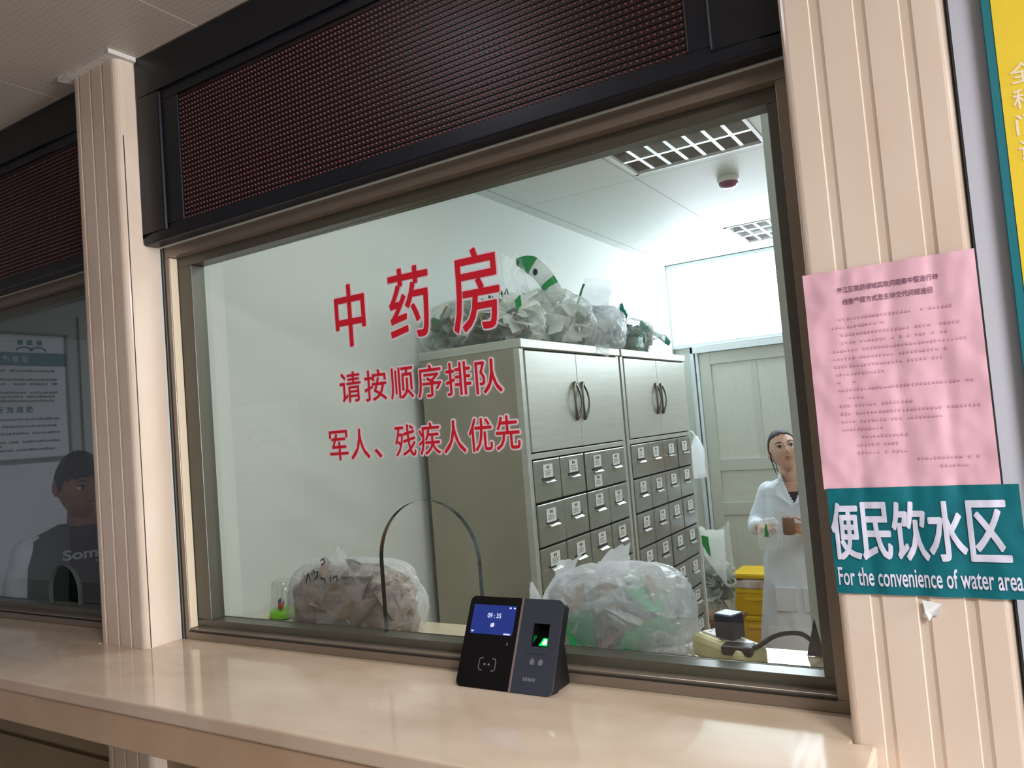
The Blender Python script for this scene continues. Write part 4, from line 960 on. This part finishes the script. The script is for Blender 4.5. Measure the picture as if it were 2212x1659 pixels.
# at the back of the room ------------------------------------------
st = empty('stool', (-1.30, 3.40, 0), 'brown wooden stool under the hanging packet bag', 'stool')
MB().box(-1.42, -1.18, 3.29, 3.53, 0.40, 0.425).build('seat', MT['wood'], st, bevel=0.004)
for sx in (-1.40, -1.225):
    for sy in (3.31, 3.485): MB().box(sx, sx + 0.025, sy, sy + 0.025, 0, 0.40).build('leg', MT['wood'], st)
hbg = bagroot((-1.30, 3.40, 0.426), 'clear bag with green corner and grey packets, standing on the stool by the door')
vs = MB(); rings = []
for j in range(13):
    t = j / 12; z = 0.427 + 0.54 * t; hw = 0.045 + 0.062 * min(1, t * 2.2); cx = -1.262 - 0.040 * min(1, t * 1.8); dp = 0.035 + 0.05 * math.sin(PI * min(1, t + 0.15))
    rings.append([(cx + hw * math.cos(a) * (1 + 0.08 * mnoise.noise(Vector((math.cos(a) * 2, math.sin(a) * 2, t * 5)))), 3.38 + dp * math.sin(a) * (1 + 0.3 * mnoise.noise(Vector((math.cos(a) * 4, math.sin(a) * 3, t * 7 + 3)))), z + (0.03 * math.cos(2 * a) * t)) for a in [2 * PI * k / 40 for k in range(40)]])
vs.loft(rings, caps=False); vs.build('film', MT['film_c'], hbg, smooth=True)
m = MB()
v_, f_ = sheet3([(-1.345, 3.32, 0.80), (-1.215, 3.30, 0.62), (-1.205, 3.305, 0.955), (-1.345, 3.325, 0.945)], 10, 14, 3.3, 0.010, 16); m.add(v_, f_)
v_, f_ = sheet3([(-1.40, 3.34, 0.86), (-1.33, 3.33, 0.86), (-1.33, 3.34, 0.965), (-1.38, 3.35, 0.97)], 8, 8, 5.3, 0.010, 16); m.add(v_, f_)
m.build('white_panel', MT['pk_white'], hbg, smooth=True)
MB().add([(-1.378, 3.312, 0.925), (-1.300, 3.290, 0.915), (-1.292, 3.286, 0.795), (-1.312, 3.290, 0.815)], [(0, 1, 2, 3)]).build('green_corner', MT['pk_green'], hbg)
packets('medicine_packets', (-1.285, 3.38, 0.62), (0.085, 0.05, 0.16), 80, 31, ('pk_grey', 'pk_dark', 'pk_white', 'pk_grey'), (0.036, 0.026), zmin=0.43, label='grey packets inside the clear bag standing on the stool')
wb = bagroot((-1.275, 3.15, 1.26), 'white plastic bag hanging at the far end of the cabinets')
m = MB(); rings = []
for j in range(12):
    t = j / 11; z = 1.52 - 0.24 * t; hw = 0.010 + 0.030 * min(1.0, t * 3)
    rings.append([(-1.268 + hw * math.cos(a) * (1 + 0.1 * math.sin(3 * a + 5 * t)), 3.14 + 0.055 * min(1, t * 2 + 0.2) * math.sin(a), z) for a in [2 * PI * k / 24 for k in range(24)]])
m.loft(rings); m.build('film', MT['film_w'], wb, smooth=True)
MB().tube([(-1.285, 3.030, 1.56), (-1.275, 3.052, 1.555), (-1.27, 3.10, 1.545), (-1.268, 3.14, 1.515)], 0.004, 8).build('loop', MT['film_w'], wb, smooth=True)
def bin_(y, x0, x1, z0, z1, label, lip):
    t = empty('storage_bin', ((x0 + x1) / 2, y, z0), label, 'bin', 'yellow bins by the door')
    d = 0.26; tp = 0.018
    rings = []
    for z, k in ((z0 + 0.001, tp), (z1 - 0.03, 0.0)): rings.append([(x0 + k, y - d / 2 + k, z), (x1 - k, y - d / 2 + k, z), (x1 - k, y + d / 2 - k, z), (x0 + k, y + d / 2 - k, z)])
    MB().loft(rings).build('body', MT['yellow'], t, bevel=0.008)
    MB().box(x0 - 0.006, x1 + 0.006, y - d / 2 - 0.006, y + d / 2 + 0.006, z1 - 0.03, z1).build('rim', MT['yellow'], t, bevel=0.006)
    MB().box(x0 + 0.08, x1 - 0.08, y - d / 2 - 0.012, y - d / 2 + 0.006, z1 - 0.075, z1 - 0.058).build('grip', MT['yellow'], t, bevel=0.004)
    return t
bin_(3.91, -1.335, -1.03, 0.0, 0.33, 'lower yellow bin on the floor by the door', 0)
up = bin_(3.91, -1.335, -1.03, 0.3305, 0.505, 'upper yellow bin stacked by the door, lid raised by its contents', 0)
MB().box(-1.33, -1.035, 3.775, 4.045, 0.566, 0.602).build('lid', MT['yellow'], up, bevel=0.012)
o = shell((-1.182, 3.91, 0.506), (0.158, 0.138, 0.060), 61.0, 0.05, 0.06, 40, 24, power=0.5).build('white_sack', [MT['sack']], None, smooth=True, loc=(-1.18, 3.91, 0.506)); tag(o, 'crumpled white sack bulging between the yellow bin and its lid', 'sack')
o = MB().box(-1.31, -1.06, 3.80, 4.02, 0.51, 0.55).build('brown_packet', MT['skin_m'], None, bevel=0.01, loc=(-1.18, 3.91, 0.51)); tag(o, 'brown packet inside the crumpled sack in the yellow bin', 'packet')
# ================================================================== people
def remesh(mb, name, mats, parent, voxel, smooth=1, xf=None, matfn=None, cut=None, disp=None):
    """fuse overlapping closed volumes into one continuous surface"""
    me = mb.mesh('tmp', mats, True)
    if xf is not None: me.transform(xf)
    o = D.objects.new('tmp', me); COL.objects.link(o)
    r = o.modifiers.new('r', 'REMESH'); r.mode = 'VOXEL'; r.voxel_size = voxel; r.use_smooth_shade = True
    if smooth: s = o.modifiers.new('s', 'SMOOTH'); s.factor = 0.5; s.iterations = smooth
    bpy.context.view_layer.update()
    new = D.meshes.new_from_object(o.evaluated_get(bpy.context.evaluated_depsgraph_get()))
    D.objects.remove(o); D.meshes.remove(me)
    new.name = name; new.materials.clear()
    for m in (mats if isinstance(mats, (list, tuple)) else [mats]): new.materials.append(m)
    bm = bmesh.new(); bm.from_mesh(new)
    if disp:
        bm.normal_update()
        for v in bm.verts: v.co += v.normal * disp(v.co)
    if cut:
        bm.faces.ensure_lookup_table()
        bmesh.ops.delete(bm, geom=[f for f in bm.faces if cut(f.calc_center_median(), f.normal)], context='FACES')
    for f in bm.faces:
        f.smooth = True
        f.material_index = matfn(f.calc_center_median()) if matfn else 0
    bm.to_mesh(new); bm.free()
    base = WL[parent.name]; new.transform(Matrix.Translation(-base))
    ob = D.objects.new(name, new); COL.objects.link(ob); ob.parent = parent; ob.location = (0, 0, 0); WL[ob.name] = base
    return ob
def xform_build(mb, M, name, mats, parent, smooth=True):
    mb.v = [tuple(M @ Vector(v)) for v in mb.v]; return mb.build(name, mats, parent, smooth=smooth)
def head_fn(female=True):
    jaw = 0.34 if female else 0.24
    def fn(v):
        x, y, z = v.x, v.y, v.z; g = lambda a, s: math.exp(-(a / s) ** 2)
        if z < 0.0: x *= 1 - jaw * min(1, (-z)) ** 1.3
        if z < -0.1 and y > 0: y *= 1 - 0.45 * min(1, (-z - 0.1))
        if y < 0:
            y = -(-y) ** 0.86
            ax = abs(x)
            y -= 0.19 * g(x, 0.15) * g(z + 0.20, 0.14) + 0.09 * g(x, 0.12) * g(z - 0.02, 0.2)
            y -= 0.05 * g(ax - 0.17, 0.09) * g(z + 0.26, 0.08)
            y += 0.10 * g(ax - 0.40, 0.20) * g(z - 0.03, 0.11)
            y -= 0.035 * g(ax - 0.36, 0.25) * g(z - 0.22, 0.09)
            y -= 0.05 * g(ax - 0.50, 0.2) * g(z + 0.22, 0.16)
            y -= 0.07 * g(x, 0.26) * g(z + 0.47, 0.06) + 0.06 * g(x, 0.22) * g(z + 0.60, 0.06)
            y += 0.03 * g(x, 0.3) * g(z + 0.53, 0.025)
            y -= 0.08 * g(x, 0.28) * g(z + 0.86, 0.16)
        return Vector((x, y, z))
    return fn
def make_head(H, female=True):
    """volumes of a head in its own frame: x right, -y face, z up, origin at its centre"""
    mb = MB(); R = (0.074 * H, 0.093 * H, 0.115 * H)
    mb.ell((0, 0, 0), R, 72, 56, head_fn(female))
    for s in (-1, 1):
        mb.ell((s * 0.073 * H, 0.016 * H, -0.008 * H), (0.009 * H, 0.018 * H, 0.031 * H), 16, 12, lambda v: Vector((v.x + s * 0.5 * max(0, v.y), v.y, v.z)))
    return mb, R
def head_parts(H, M, root, hairmat, female, glasses, fringe=0.40):
    R = (0.074 * H, 0.093 * H, 0.115 * H)
    for s in (-1, 1):
        e = xform_build(MB().ell((s * 0.031 * H, -0.0745 * H, 0.004 * H), (0.0125 * H, 0.0105 * H, 0.0085 * H), 18, 12), M, 'eye', MT['eyew'], root)
        xform_build(MB().ell((s * 0.031 * H + 0.002 * H, -0.0835 * H, 0.005 * H), (0.0062 * H, 0.0030 * H, 0.0066 * H), 14, 8), M, 'iris', MT['iris'], e)
        xform_build(MB().tube([(s * 0.0185 * H, -0.0865 * H, 0.0085 * H), (s * 0.031 * H, -0.0875 * H, 0.0150 * H), (s * 0.044 * H, -0.081 * H, 0.0085 * H)], 0.0022 * H, 6), M, 'eyelid', MT['brow'], e)
        xform_build(MB().tube([(s * 0.015 * H, -0.0925 * H, 0.026 * H), (s * 0.031 * H, -0.0915 * H, 0.032 * H), (s * 0.049 * H, -0.082 * H, 0.027 * H)], [0.0028 * H, 0.003 * H, 0.0016 * H], 6), M, 'eyebrow', MT['brow'], root)
    m = MB()
    for dz, w in ((-0.0545, 0.019), (-0.0655, 0.016)):
        m.tube([(-w * H, -0.086 * H, (dz - 0.001) * H), (-w * 0.4 * H, -0.0965 * H, (dz + 0.0015) * H), (0, -0.098 * H, dz * H), (w * 0.4 * H, -0.0965 * H, (dz + 0.0015) * H), (w * H, -0.086 * H, (dz - 0.001) * H)], [0.001 * H, 0.0036 * H, 0.0036 * H, 0.0036 * H, 0.001 * H], 8)
    xform_build(m, M, 'lips', MT['lips'], root)
    # hair: the skull without the face
    def hf(v):
        n = 1.055 + 0.015 * mnoise.noise(v * 9)
        q = head_fn(female)(v); return q * n
    hb = MB(); hb.ell((0, 0.002 * H, 0.003 * H), R, 64, 48, hf)
    keep = []
    for f, mi in zip(hb.f, hb.mi):
        c = sum((Vector(hb.v[i]) for i in f), Vector()) / len(f); x, y, z = c.x / R[0], c.y / R[1], c.z / R[2]
        hl = fringe + 0.10 * math.cos(x * 2.2)          # hair line on the forehead
        on = z > hl if y < -0.35 else (z > hl - (y + 0.35) * 1.9)
        if not female: on = on and not (z < -0.15 and y < 0.55)
        if z < -0.55: on = False
        if on: keep.append(f)
    hb.f = keep; hb.mi = [0] * len(keep)
    hair = xform_build(hb, M, 'hair', hairmat, root)
    sm = hair.modifiers.new('thick', 'SOLIDIFY'); sm.thickness = 0.006 * H; sm.offset = -1
    if female:
        xform_build(MB().ell((0, 0.108 * H, -0.01 * H), (0.036 * H, 0.03 * H, 0.038 * H), 20, 14), M, 'hair_bun', MT['hair'], hair)
        m = MB()
        m.tube([(-0.073 * H, -0.02 * H, 0.0), (-0.076 * H, -0.012 * H, -0.04 * H), (-0.070 * H, 0.0, -0.09 * H), (-0.066 * H, 0.006 * H, -0.125 * H)], [0.004 * H, 0.004 * H, 0.003 * H, 0.0015 * H], 6)
        m.tube([(-0.062 * H, -0.03 * H, -0.075 * H), (-0.06 * H, -0.02 * H, -0.115 * H)], [0.003 * H, 0.002 * H], 6)
        xform_build(m, M, 'hair_strand', MT['hair'], hair)
    if glasses:
        m = MB()
        for s in (-1, 1):
            m.tube([(s * 0.031 * H + 0.021 * H * math.cos(2 * PI * k / 20), -0.101 * H + 0.006 * H * abs(math.cos(2 * PI * k / 20)), 0.001 * H + 0.0165 * H * math.sin(2 * PI * k / 20)) for k in range(21)], 0.0011 * H, 6)
            m.tube([(s * 0.052 * H, -0.096 * H, 0.004 * H), (s * 0.070 * H, -0.06 * H, 0.006 * H), (s * 0.079 * H, 0.012 * H, 0.006 * H)], 0.0013 * H, 6)
        m.tube([(-0.010 * H, -0.101 * H, 0.003 * H), (0, -0.106 * H, 0.005 * H), (0.010 * H, -0.101 * H, 0.003 * H)], 0.0011 * H, 6)
        gl = xform_build(m, M, 'spectacles', MT['wire'], root)
def hand(mb, wrist, d, n, side, curl, size=1.0, spread=0.10, thumb=(0.55, 0.5)):
    """palm, four bent fingers and a thumb; d = along the palm, n = out of the back of the hand, side = +1 / -1 where the thumb is"""
    d = Vector(d).normalized(); n = Vector(n); n = (n - d * n.dot(d)).normalized(); a = d.cross(n) * side
    W = Vector(wrist); k = 0.001 * size
    for t in (-24, -8, 8, 24):
        mb.capsule(W + d * 12 * k + a * t * 0.55 * k, W + d * 76 * k + a * t * k, 14 * k, 11 * k, 12)
    lens = ((38, 24, 20), (43, 27, 21), (40, 25, 20), (31, 19, 17))
    for i, (t, L) in enumerate(zip((26, 9, -9, -25), lens)):
        p = W + d * (80 - abs(t) * 0.15) * k + a * t * k; ang = 0.0; c = curl[i] if isinstance(curl, (list, tuple)) else curl
        dd = (d + a * spread * t / 26).normalized()
        for j, l in enumerate(L):
            ang += c * (0.75, 1.0, 0.7)[j]
            q = p + (dd * math.cos(ang) - n * math.sin(ang)) * l * k
            r = (9.2, 8.2, 7.2)[j] * k; mb.capsule(p, q, r, r * 0.88, 10); p = q
    p = W + d * 22 * k + a * 26 * k
    td = (d * 0.65 + a * thumb[0] - n * thumb[1]).normalized()
    for j, l in enumerate((34, 30, 24)):
        q = p + td * l * k; mb.capsule(p, q, (12, 10, 8.5)[j] * k, (10.5, 9, 7.4)[j] * k, 10); p = q; td = (td + d * 0.22 - n * 0.12).normalized()
    return mb
def oval(c, rx, ry, n=28, p=0.85):
    return [(c[0] + rx * math.copysign(abs(math.cos(a)) ** p, math.cos(a)), c[1] + ry * math.copysign(abs(math.sin(a)) ** p, math.sin(a)), c[2]) for a in [2 * PI * k / n for k in range(n)]]

# ---- woman in the white coat
wx, wy = -0.842, 3.58
WO = empty('person', (wx, wy, 0), 'person in a white coat with tied back hair and glasses, holding a jar and bag', 'person')
HM = Matrix.Translation((-0.884, 3.575, 1.386)) @ Matrix.Rotation(0.42, 4, 'Z') @ Matrix.Rotation(-0.12, 4, 'Y') @ Matrix.Rotation(-0.27, 4, 'X')
hm, HR = make_head(1.09, True)
hm.v = [tuple(HM @ Vector(v)) for v in hm.v]
bd = MB(); bd.v, bd.f, bd.mi = hm.v, hm.f, hm.mi
bd.capsule((-0.883, 3.605, 1.345), (-0.850, 3.615, 1.19), 0.050, 0.056, 20)
bd.capsule((wx - 0.12, 3.61, 1.135), (wx + 0.12, 3.61, 1.135), 0.05, 0.05)
bd.loft([oval((wx, 3.61, z), rx, ry) for z, rx, ry in ((1.19, 0.09, 0.06), (1.14, 0.15, 0.085), (1.02, 0.150, 0.105), (0.86, 0.128, 0.095), (0.74, 0.155, 0.105), (0.66, 0.150, 0.10))])
for s in (-1, 1):
    bd.capsule((wx + s * 0.085, 3.61, 0.70), (wx + s * 0.09, 3.60, 0.42), 0.078, 0.055)
    bd.capsule((wx + s * 0.09, 3.60, 0.42), (wx + s * 0.085, 3.61, 0.07), 0.052, 0.036)
    bd.capsule((wx + s * 0.085, 3.62, 0.045), (wx + s * 0.09, 3.50, 0.035), 0.036, 0.03)
ER, WR = Vector((-1.085, 3.60, 0.945)), Vector((-1.030, 3.395, 0.955))
EL, WLf = Vector((-0.605, 3.58, 0.93)), Vector((-0.725, 3.375, 0.955))
for s, e, wv in ((-1, ER, WR), (1, EL, WLf)):
    bd.capsule((wx + s * 0.155, 3.61, 1.125), e, 0.046, 0.036); bd.capsule(e, wv, 0.035, 0.024)
hand(bd, WR, (0.80, -0.35, 0.12), (-0.20, -0.45, 0.9), -1, (0.12, 0.75, 0.9, 1.0), 0.80)
hand(bd, WLf, (-0.88, -0.40, 0.02), (0.12, -0.95, 0.10), 1, (0.62, 0.62, 0.62, 0.62), 0.86, 0.16, (0.5, -0.1))
remesh(bd, 'body', [MT['skin'], MT['skin_h']], WO, 0.0036, 1, matfn=lambda c: 1 if c.z < 1.1 else 0)
head_parts(1.09, HM, WO, MT['hair'], True, True, 0.60)
# coat with sleeves, open in a V at the neck
ct = MB()
hem = ((1.225, 0.075, 0.072, 0), (1.205, 0.125, 0.085, 0), (1.17, 0.188, 0.105, 0), (1.05, 0.190, 0.130, 0), (0.90, 0.178, 0.130, -0.005), (0.72, 0.205, 0.145, -0.015), (0.45, 0.225, 0.165, -0.03), (0.20, 0.245, 0.185, -0.045))
ct.loft([oval((wx + o, 3.605, z), rx, ry) for z, rx, ry, o in hem])
for s, e, wv in ((-1, ER, WR), (1, EL, WLf)):
    ct.capsule((wx + s * 0.158, 3.607, 1.140), e + Vector((0, 0, -0.002)), 0.062, 0.055, 18)
    q = wv + (e - wv) * 0.12; ct.capsule(e, q, 0.055, 0.046, 18)
def vcut(c, n):
    if c.y < 3.60 and 1.075 < c.z and abs(c.x - wx - 0.012) < (c.z - 1.075) * 0.45: return True
    return c.z > 1.218
def fold(c):
    a = 0.010 * mnoise.noise(Vector((c.x * 9, c.y * 9, c.z * 2.2))) + 0.006 * mnoise.noise(Vector((c.x * 22, c.y * 22, c.z * 7)))
    return a * (1.0 if c.z < 1.12 else 0.4)
coat = remesh(ct, 'coat', MT['coat'], WO, 0.008, 2, cut=vcut, disp=fold)
sol = coat.modifiers.new('t', 'SOLIDIFY'); sol.thickness = 0.003
# collar and lapels
m = MB()
for s in (-1, 1):
    x0 = wx + 0.012
    p = [(x0 + s * 0.004, 3.458, 1.070), (x0 + s * 0.066, 3.500, 1.215), (x0 + s * 0.105, 3.505, 1.185), (x0 + s * 0.088, 3.480, 1.150), (x0 + s * 0.100, 3.470, 1.135)]
    m.add(p + [(q[0], q[1] - 0.006, q[2]) for q in p], [(0, 1, 2, 3, 4), (9, 8, 7, 6, 5)] + [(i, (i + 1) % 5, 5 + (i + 1) % 5, 5 + i) for i in range(5)])
m.tube([(wx - 0.058, 3.50, 1.215), (wx - 0.075, 3.58, 1.238), (wx - 0.06, 3.66, 1.245), (wx, 3.69, 1.248), (wx + 0.06, 3.66, 1.245), (wx + 0.075, 3.58, 1.238), (wx + 0.058, 3.50, 1.215)], 0.011, 8)
m.build('collar', MT['coat'], coat)
for dx, z in ((-0.135, 0.60), (0.02, 0.60)): MB().box(wx + dx, wx + dx + 0.12, 3.435, 3.452, z - 0.14, z).build('pocket', MT['coat'], coat, bevel=0.003)
m = MB(); m.add([(wx - 0.045, 3.520, 1.145), (wx + 0.07, 3.520, 1.145), (wx + 0.016, 3.486, 1.05), (wx - 0.05, 3.53, 1.05), (wx + 0.08, 3.53, 1.05)], [(0, 1, 2), (0, 2, 3), (1, 4, 2)])
m.build('knit_top', MT['maroonc'], WO)
m = MB()
for s in (-1, 1): m.capsule((wx + s * 0.09, 3.60, 0.42), (wx + s * 0.085, 3.61, 0.09), 0.062, 0.05)
m.build('trousers', MT['trouser'], WO, smooth=True)
m = MB()
for s in (-1, 1): m.capsule((wx + s * 0.085, 3.63, 0.047), (wx + s * 0.09, 3.48, 0.042), 0.044, 0.040)
m.build('shoes', MT['shoe'], WO, smooth=True)
jar = empty('jar', (-0.842, 3.335, 0.935), 'brown jar held in the left hand of the person in the coat', 'jar')
lathe([(0.030, 0.925), (0.034, 0.930), (0.034, 1.015), (0.030, 1.025)], (-0.838, 3.325)).build('jar_body', MT['jar'], jar, smooth=True)
hb_ = empty('plastic_bag', (-0.95, 3.33, 0.86), 'small clear bag with green print held by the person in the coat', 'plastic bag')
shell((-0.945, 3.315, 0.845), (0.062, 0.035, 0.17), 71.0, 0.12, 0.10, 40, 28).build('film', MT['film'], hb_, smooth=True)
m = MB(); v_, f_ = sheet3([(-0.965, 3.268, 0.92), (-0.94, 3.266, 0.92), (-0.945, 3.27, 0.99), (-0.955, 3.272, 0.995)], 5, 8, 2, 0.006, 20); m.add(v_, f_); m.build('green_print', MT['pk_green'], hb_, smooth=True)

# ---- man behind the left window, turned towards the hall
MX, MY = -3.10, 0.60
MN = empty('person', (MX, MY, 0), 'person in grey vest over black lettered sweater behind the left window', 'person')
FA = math.radians(68)
BM = Matrix.Translation((MX, MY, 0)) @ Matrix.Rotation(FA, 4, 'Z')
HM2 = Matrix.Translation((-3.075, 0.575, 1.565)) @ Matrix.Rotation(FA + 0.30, 4, 'Z') @ Matrix.Rotation(0.16, 4, 'X')
hm, HR = make_head(1.16, False); Bi = BM.inverted()
bd = MB(); bd.v = [tuple(Bi @ HM2 @ Vector(v)) for v in hm.v]; bd.f = hm.f; bd.mi = hm.mi
bd.capsule((0, 0.0, 1.52), (0, 0.03, 1.36), 0.056, 0.064, 20)
bd.capsule((-0.13, 0.02, 1.29), (0.13, 0.02, 1.29), 0.05, 0.05)
bd.loft([oval((0, 0.02, z), rx, ry) for z, rx, ry in ((1.36, 0.08, 0.06), (1.31, 0.15, 0.085), (1.18, 0.165, 0.10), (1.0, 0.15, 0.10), (0.90, 0.165, 0.105), (0.80, 0.16, 0.10))])
for s in (-1, 1):
    bd.capsule((s * 0.09, 0.02, 0.86), (s * 0.095, 0.01, 0.48), 0.088, 0.060); bd.capsule((s * 0.095, 0.01, 0.48), (s * 0.09, 0.03, 0.08), 0.058, 0.040); bd.capsule((s * 0.09, 0.04, 0.05), (s * 0.095, -0.1, 0.04), 0.04, 0.032)
    bd.capsule((s * 0.19, 0.02, 1.28), (s * 0.25, 0.04, 1.03), 0.054, 0.040); bd.capsule((s * 0.25, 0.04, 1.03), (s * 0.24, -0.06, 0.80), 0.039, 0.027)
    hand(bd, (s * 0.24, -0.062, 0.80), (0, -0.25, -1), (s, -0.1, 0), -s, 0.35)
remesh(bd, 'body', MT['skin_m'], MN, 0.0045, 1, xf=BM)
head_parts(1.16, HM2, MN, MT['hair_m'], False, False, 0.30)
sw = MB(); sw.loft([oval((0, 0.02, z), rx, ry) for z, rx, ry in ((1.395, 0.068, 0.068), (1.365, 0.13, 0.088), (1.33, 0.205, 0.108), (1.18, 0.190, 0.126), (1.0, 0.168, 0.118), (0.84, 0.178, 0.118))])
sws = remesh(sw, 'sweater', MT['sweater'], MN, 0.008, 1, xf=BM)
m = MB(); put_line(m, 'Soma', -0.098, 0.062, 1.268, 1.310, lambda x, z: (x, -0.124 + 0.4 * max(0, abs(x) - 0.05) ** 1.6, z), 0.03, step=0.02)
put_line(m, 'NE', 0.020, 0.046, 1.248, 1.259, lambda x, z: (x, -0.124, z), 0.02)
xform_build(m, BM, 'lettering', MT['ltext'], sws, smooth=False)
ve = MB()
for s in (-1, 1):
    ve.loft([[(s * a[0], a[1], z) for a in pr] for z, pr in (
        (1.405, ((0.060, -0.05), (0.085, -0.05), (0.09, 0.05), (0.060, 0.06))), (1.352, ((0.065, -0.098), (0.185, -0.075), (0.195, 0.09), (0.05, 0.115))), (1.25, ((0.078, -0.128), (0.212, -0.075), (0.212, 0.10), (0.02, 0.142))),
        (1.10, ((0.088, -0.136), (0.218, -0.085), (0.218, 0.11), (0.01, 0.146))), (0.84, ((0.082, -0.140), (0.218, -0.095), (0.218, 0.11), (0.01, 0.146))))])
xform_build(ve, BM, 'vest', MT['vest'], MN, smooth=False)
sl = MB()
for s in (-1, 1):
    sl.capsule((s * 0.190, 0.02, 1.300), (s * 0.268, 0.05, 1.04), 0.072, 0.062, 18); sl.capsule((s * 0.268, 0.05, 1.04), (s * 0.25, -0.05, 0.85), 0.062, 0.048, 18)
remesh(sl, 'sleeves', MT['coat'], MN, 0.008, 2, xf=BM, disp=lambda c: 0.008 * mnoise.noise(c * 14))
tr_ = MB()
for s in (-1, 1): tr_.capsule((s * 0.09, 0.02, 0.84), (s * 0.095, 0.01, 0.48), 0.098, 0.072); tr_.capsule((s * 0.095, 0.01, 0.48), (s * 0.09, 0.03, 0.10), 0.07, 0.056)
xform_build(tr_, BM, 'trousers', MT['trouser'], MN)
sh = MB()
for s in (-1, 1): sh.capsule((s * 0.09, 0.05, 0.052), (s * 0.095, -0.12, 0.046), 0.047, 0.043)
xform_build(sh, BM, 'shoes', MT['shoe'], MN)

# poster on the far wall of the neighbouring room
PO = empty('wall_poster', (-4.2, 0.65, 1.70), 'framed rules poster with teal heading band on the wall seen through the left window', 'poster')
MB().box(-4.2, -4.188, 0.15, 1.158, 1.700, 2.368).build('sheet', MT['posterw'], PO)
fr = MB(); PX = -4.187
for a, b, c, d in ((0.14, 1.165, 1.690, 1.702), (0.14, 1.165, 2.366, 2.376), (1.156, 1.168, 1.690, 2.376), (0.138, 0.15, 1.690, 2.376)): fr.box(-4.2, -4.182, a, b, c, d)
fr.build('frame', MT['posterf'], PO)
MB().box(-4.19, PX, 0.15, 1.156, 2.198, 2.270).build('heading_band', MT['postert'], PO)
def pw(x, z): return (PX + 0.0015, x, z)
m = MB()
for k, ch in enumerate('就医人员行为规范'): put_glyph(m, ch, 0.585 + k * 0.048, 0.585 + k * 0.048 + 0.034, 2.218, 2.250, pw, 0.01, base=0.01)
m.build('heading_text', MT['posterw'], PO)
m = MB()
for k, ch in enumerate('医护人员行为规范'): put_glyph(m, ch, 0.585 + k * 0.050, 0.585 + k * 0.050 + 0.034, 1.945, 1.980, pw, 0.02, base=0.02)
for a, b in ((0.905, 0.018), (0.955, 0.018), (1.005, 0.018)): m.box(PX, PX + 0.001, a, a + 0.026, 2.312, 2.338)
for c in (0.94, 1.01):
    m.tube([(PX + 0.001, c + 0.04 * math.cos(PI * k / 8), 2.280 + 0.02 * math.sin(PI * k / 8)) for k in range(9)], 0.004, 6)
m.build('teal_text', MT['postert'], PO)
m = MB(); rnd = random.Random(11)
for z, e in ((2.165, 1.09), (2.143, 0.70), (2.118, 1.10), (2.094, 1.10), (2.048, 1.10), (2.026, 1.09), (2.003, 1.10), (1.905, 1.10), (1.868, 1.10), (1.83, 1.10), (1.808, 0.76), (1.785, 1.10), (1.765, 0.80), (1.742, 1.06)):
    y = 0.2
    while y < e:
        wd = rnd.uniform(0.009, 0.015)
        if rnd.random() < 0.93: m.box(PX, PX + 0.001, y, y + wd, z, z + rnd.uniform(0.008, 0.013))
        y += 0.0165
m.build('body_text', MT['greyink'], PO)
nb = empty('wall_board', (-4.2, 0.65, 1.0), 'pale blank board below the framed poster in the neighbouring room', 'board')
MB().box(-4.2, -4.188, 0.1, 1.13, 0.95, 1.672).build('panel', MT['posterw'], nb)
nb2 = empty('wall_board', (-4.2, 1.5, 1.4), 'grey blank board right of the framed poster in the neighbouring room', 'board')
MB().box(-4.2, -4.19, 1.24, 1.9, 1.30, 2.49).build('panel', MT['wall_n'], nb2, bevel=0.003)

# poster on the opposite hall wall, seen as a faint reflection in the big pane
HP = empty('wall_poster', (-5.7, -3.5, 0.97), 'white poster with grey wave emblem on the opposite hall wall, faintly reflected in the pane', 'poster')
MB().box(-6.2, -5.22, -3.5, -3.49, 0.97, 2.07).build('sheet', MT['posterw'], HP)
m = MB()
for z0, a in ((1.72, 0.0), (1.62, 0.12)):
    pts = [(-5.95 + 0.6 * k / 12 + a, z0 + 0.09 * math.sin(k / 12 * PI * 1.6) + 0.008 * k) for k in range(13)]
    for p, q in zip(pts, pts[1:]):
        m.add([(p[0], -3.488, p[1] - 0.035), (q[0], -3.488, q[1] - 0.035), (q[0], -3.488, q[1] + 0.03), (p[0], -3.488, p[1] + 0.03)], [(0, 1, 2, 3)])
m.build('wave_emblem', MT['greyink'], HP)
m = MB(); m.tube([(-5.85 + 0.32 * math.cos(2 * PI * k / 24), -3.487, 1.36 + 0.05 * math.sin(2 * PI * k / 24)) for k in range(25)], 0.008, 6); m.build('loop_mark', MT['greyink'], HP)

D.objects.remove(_fo); D.curves.remove(_fc)
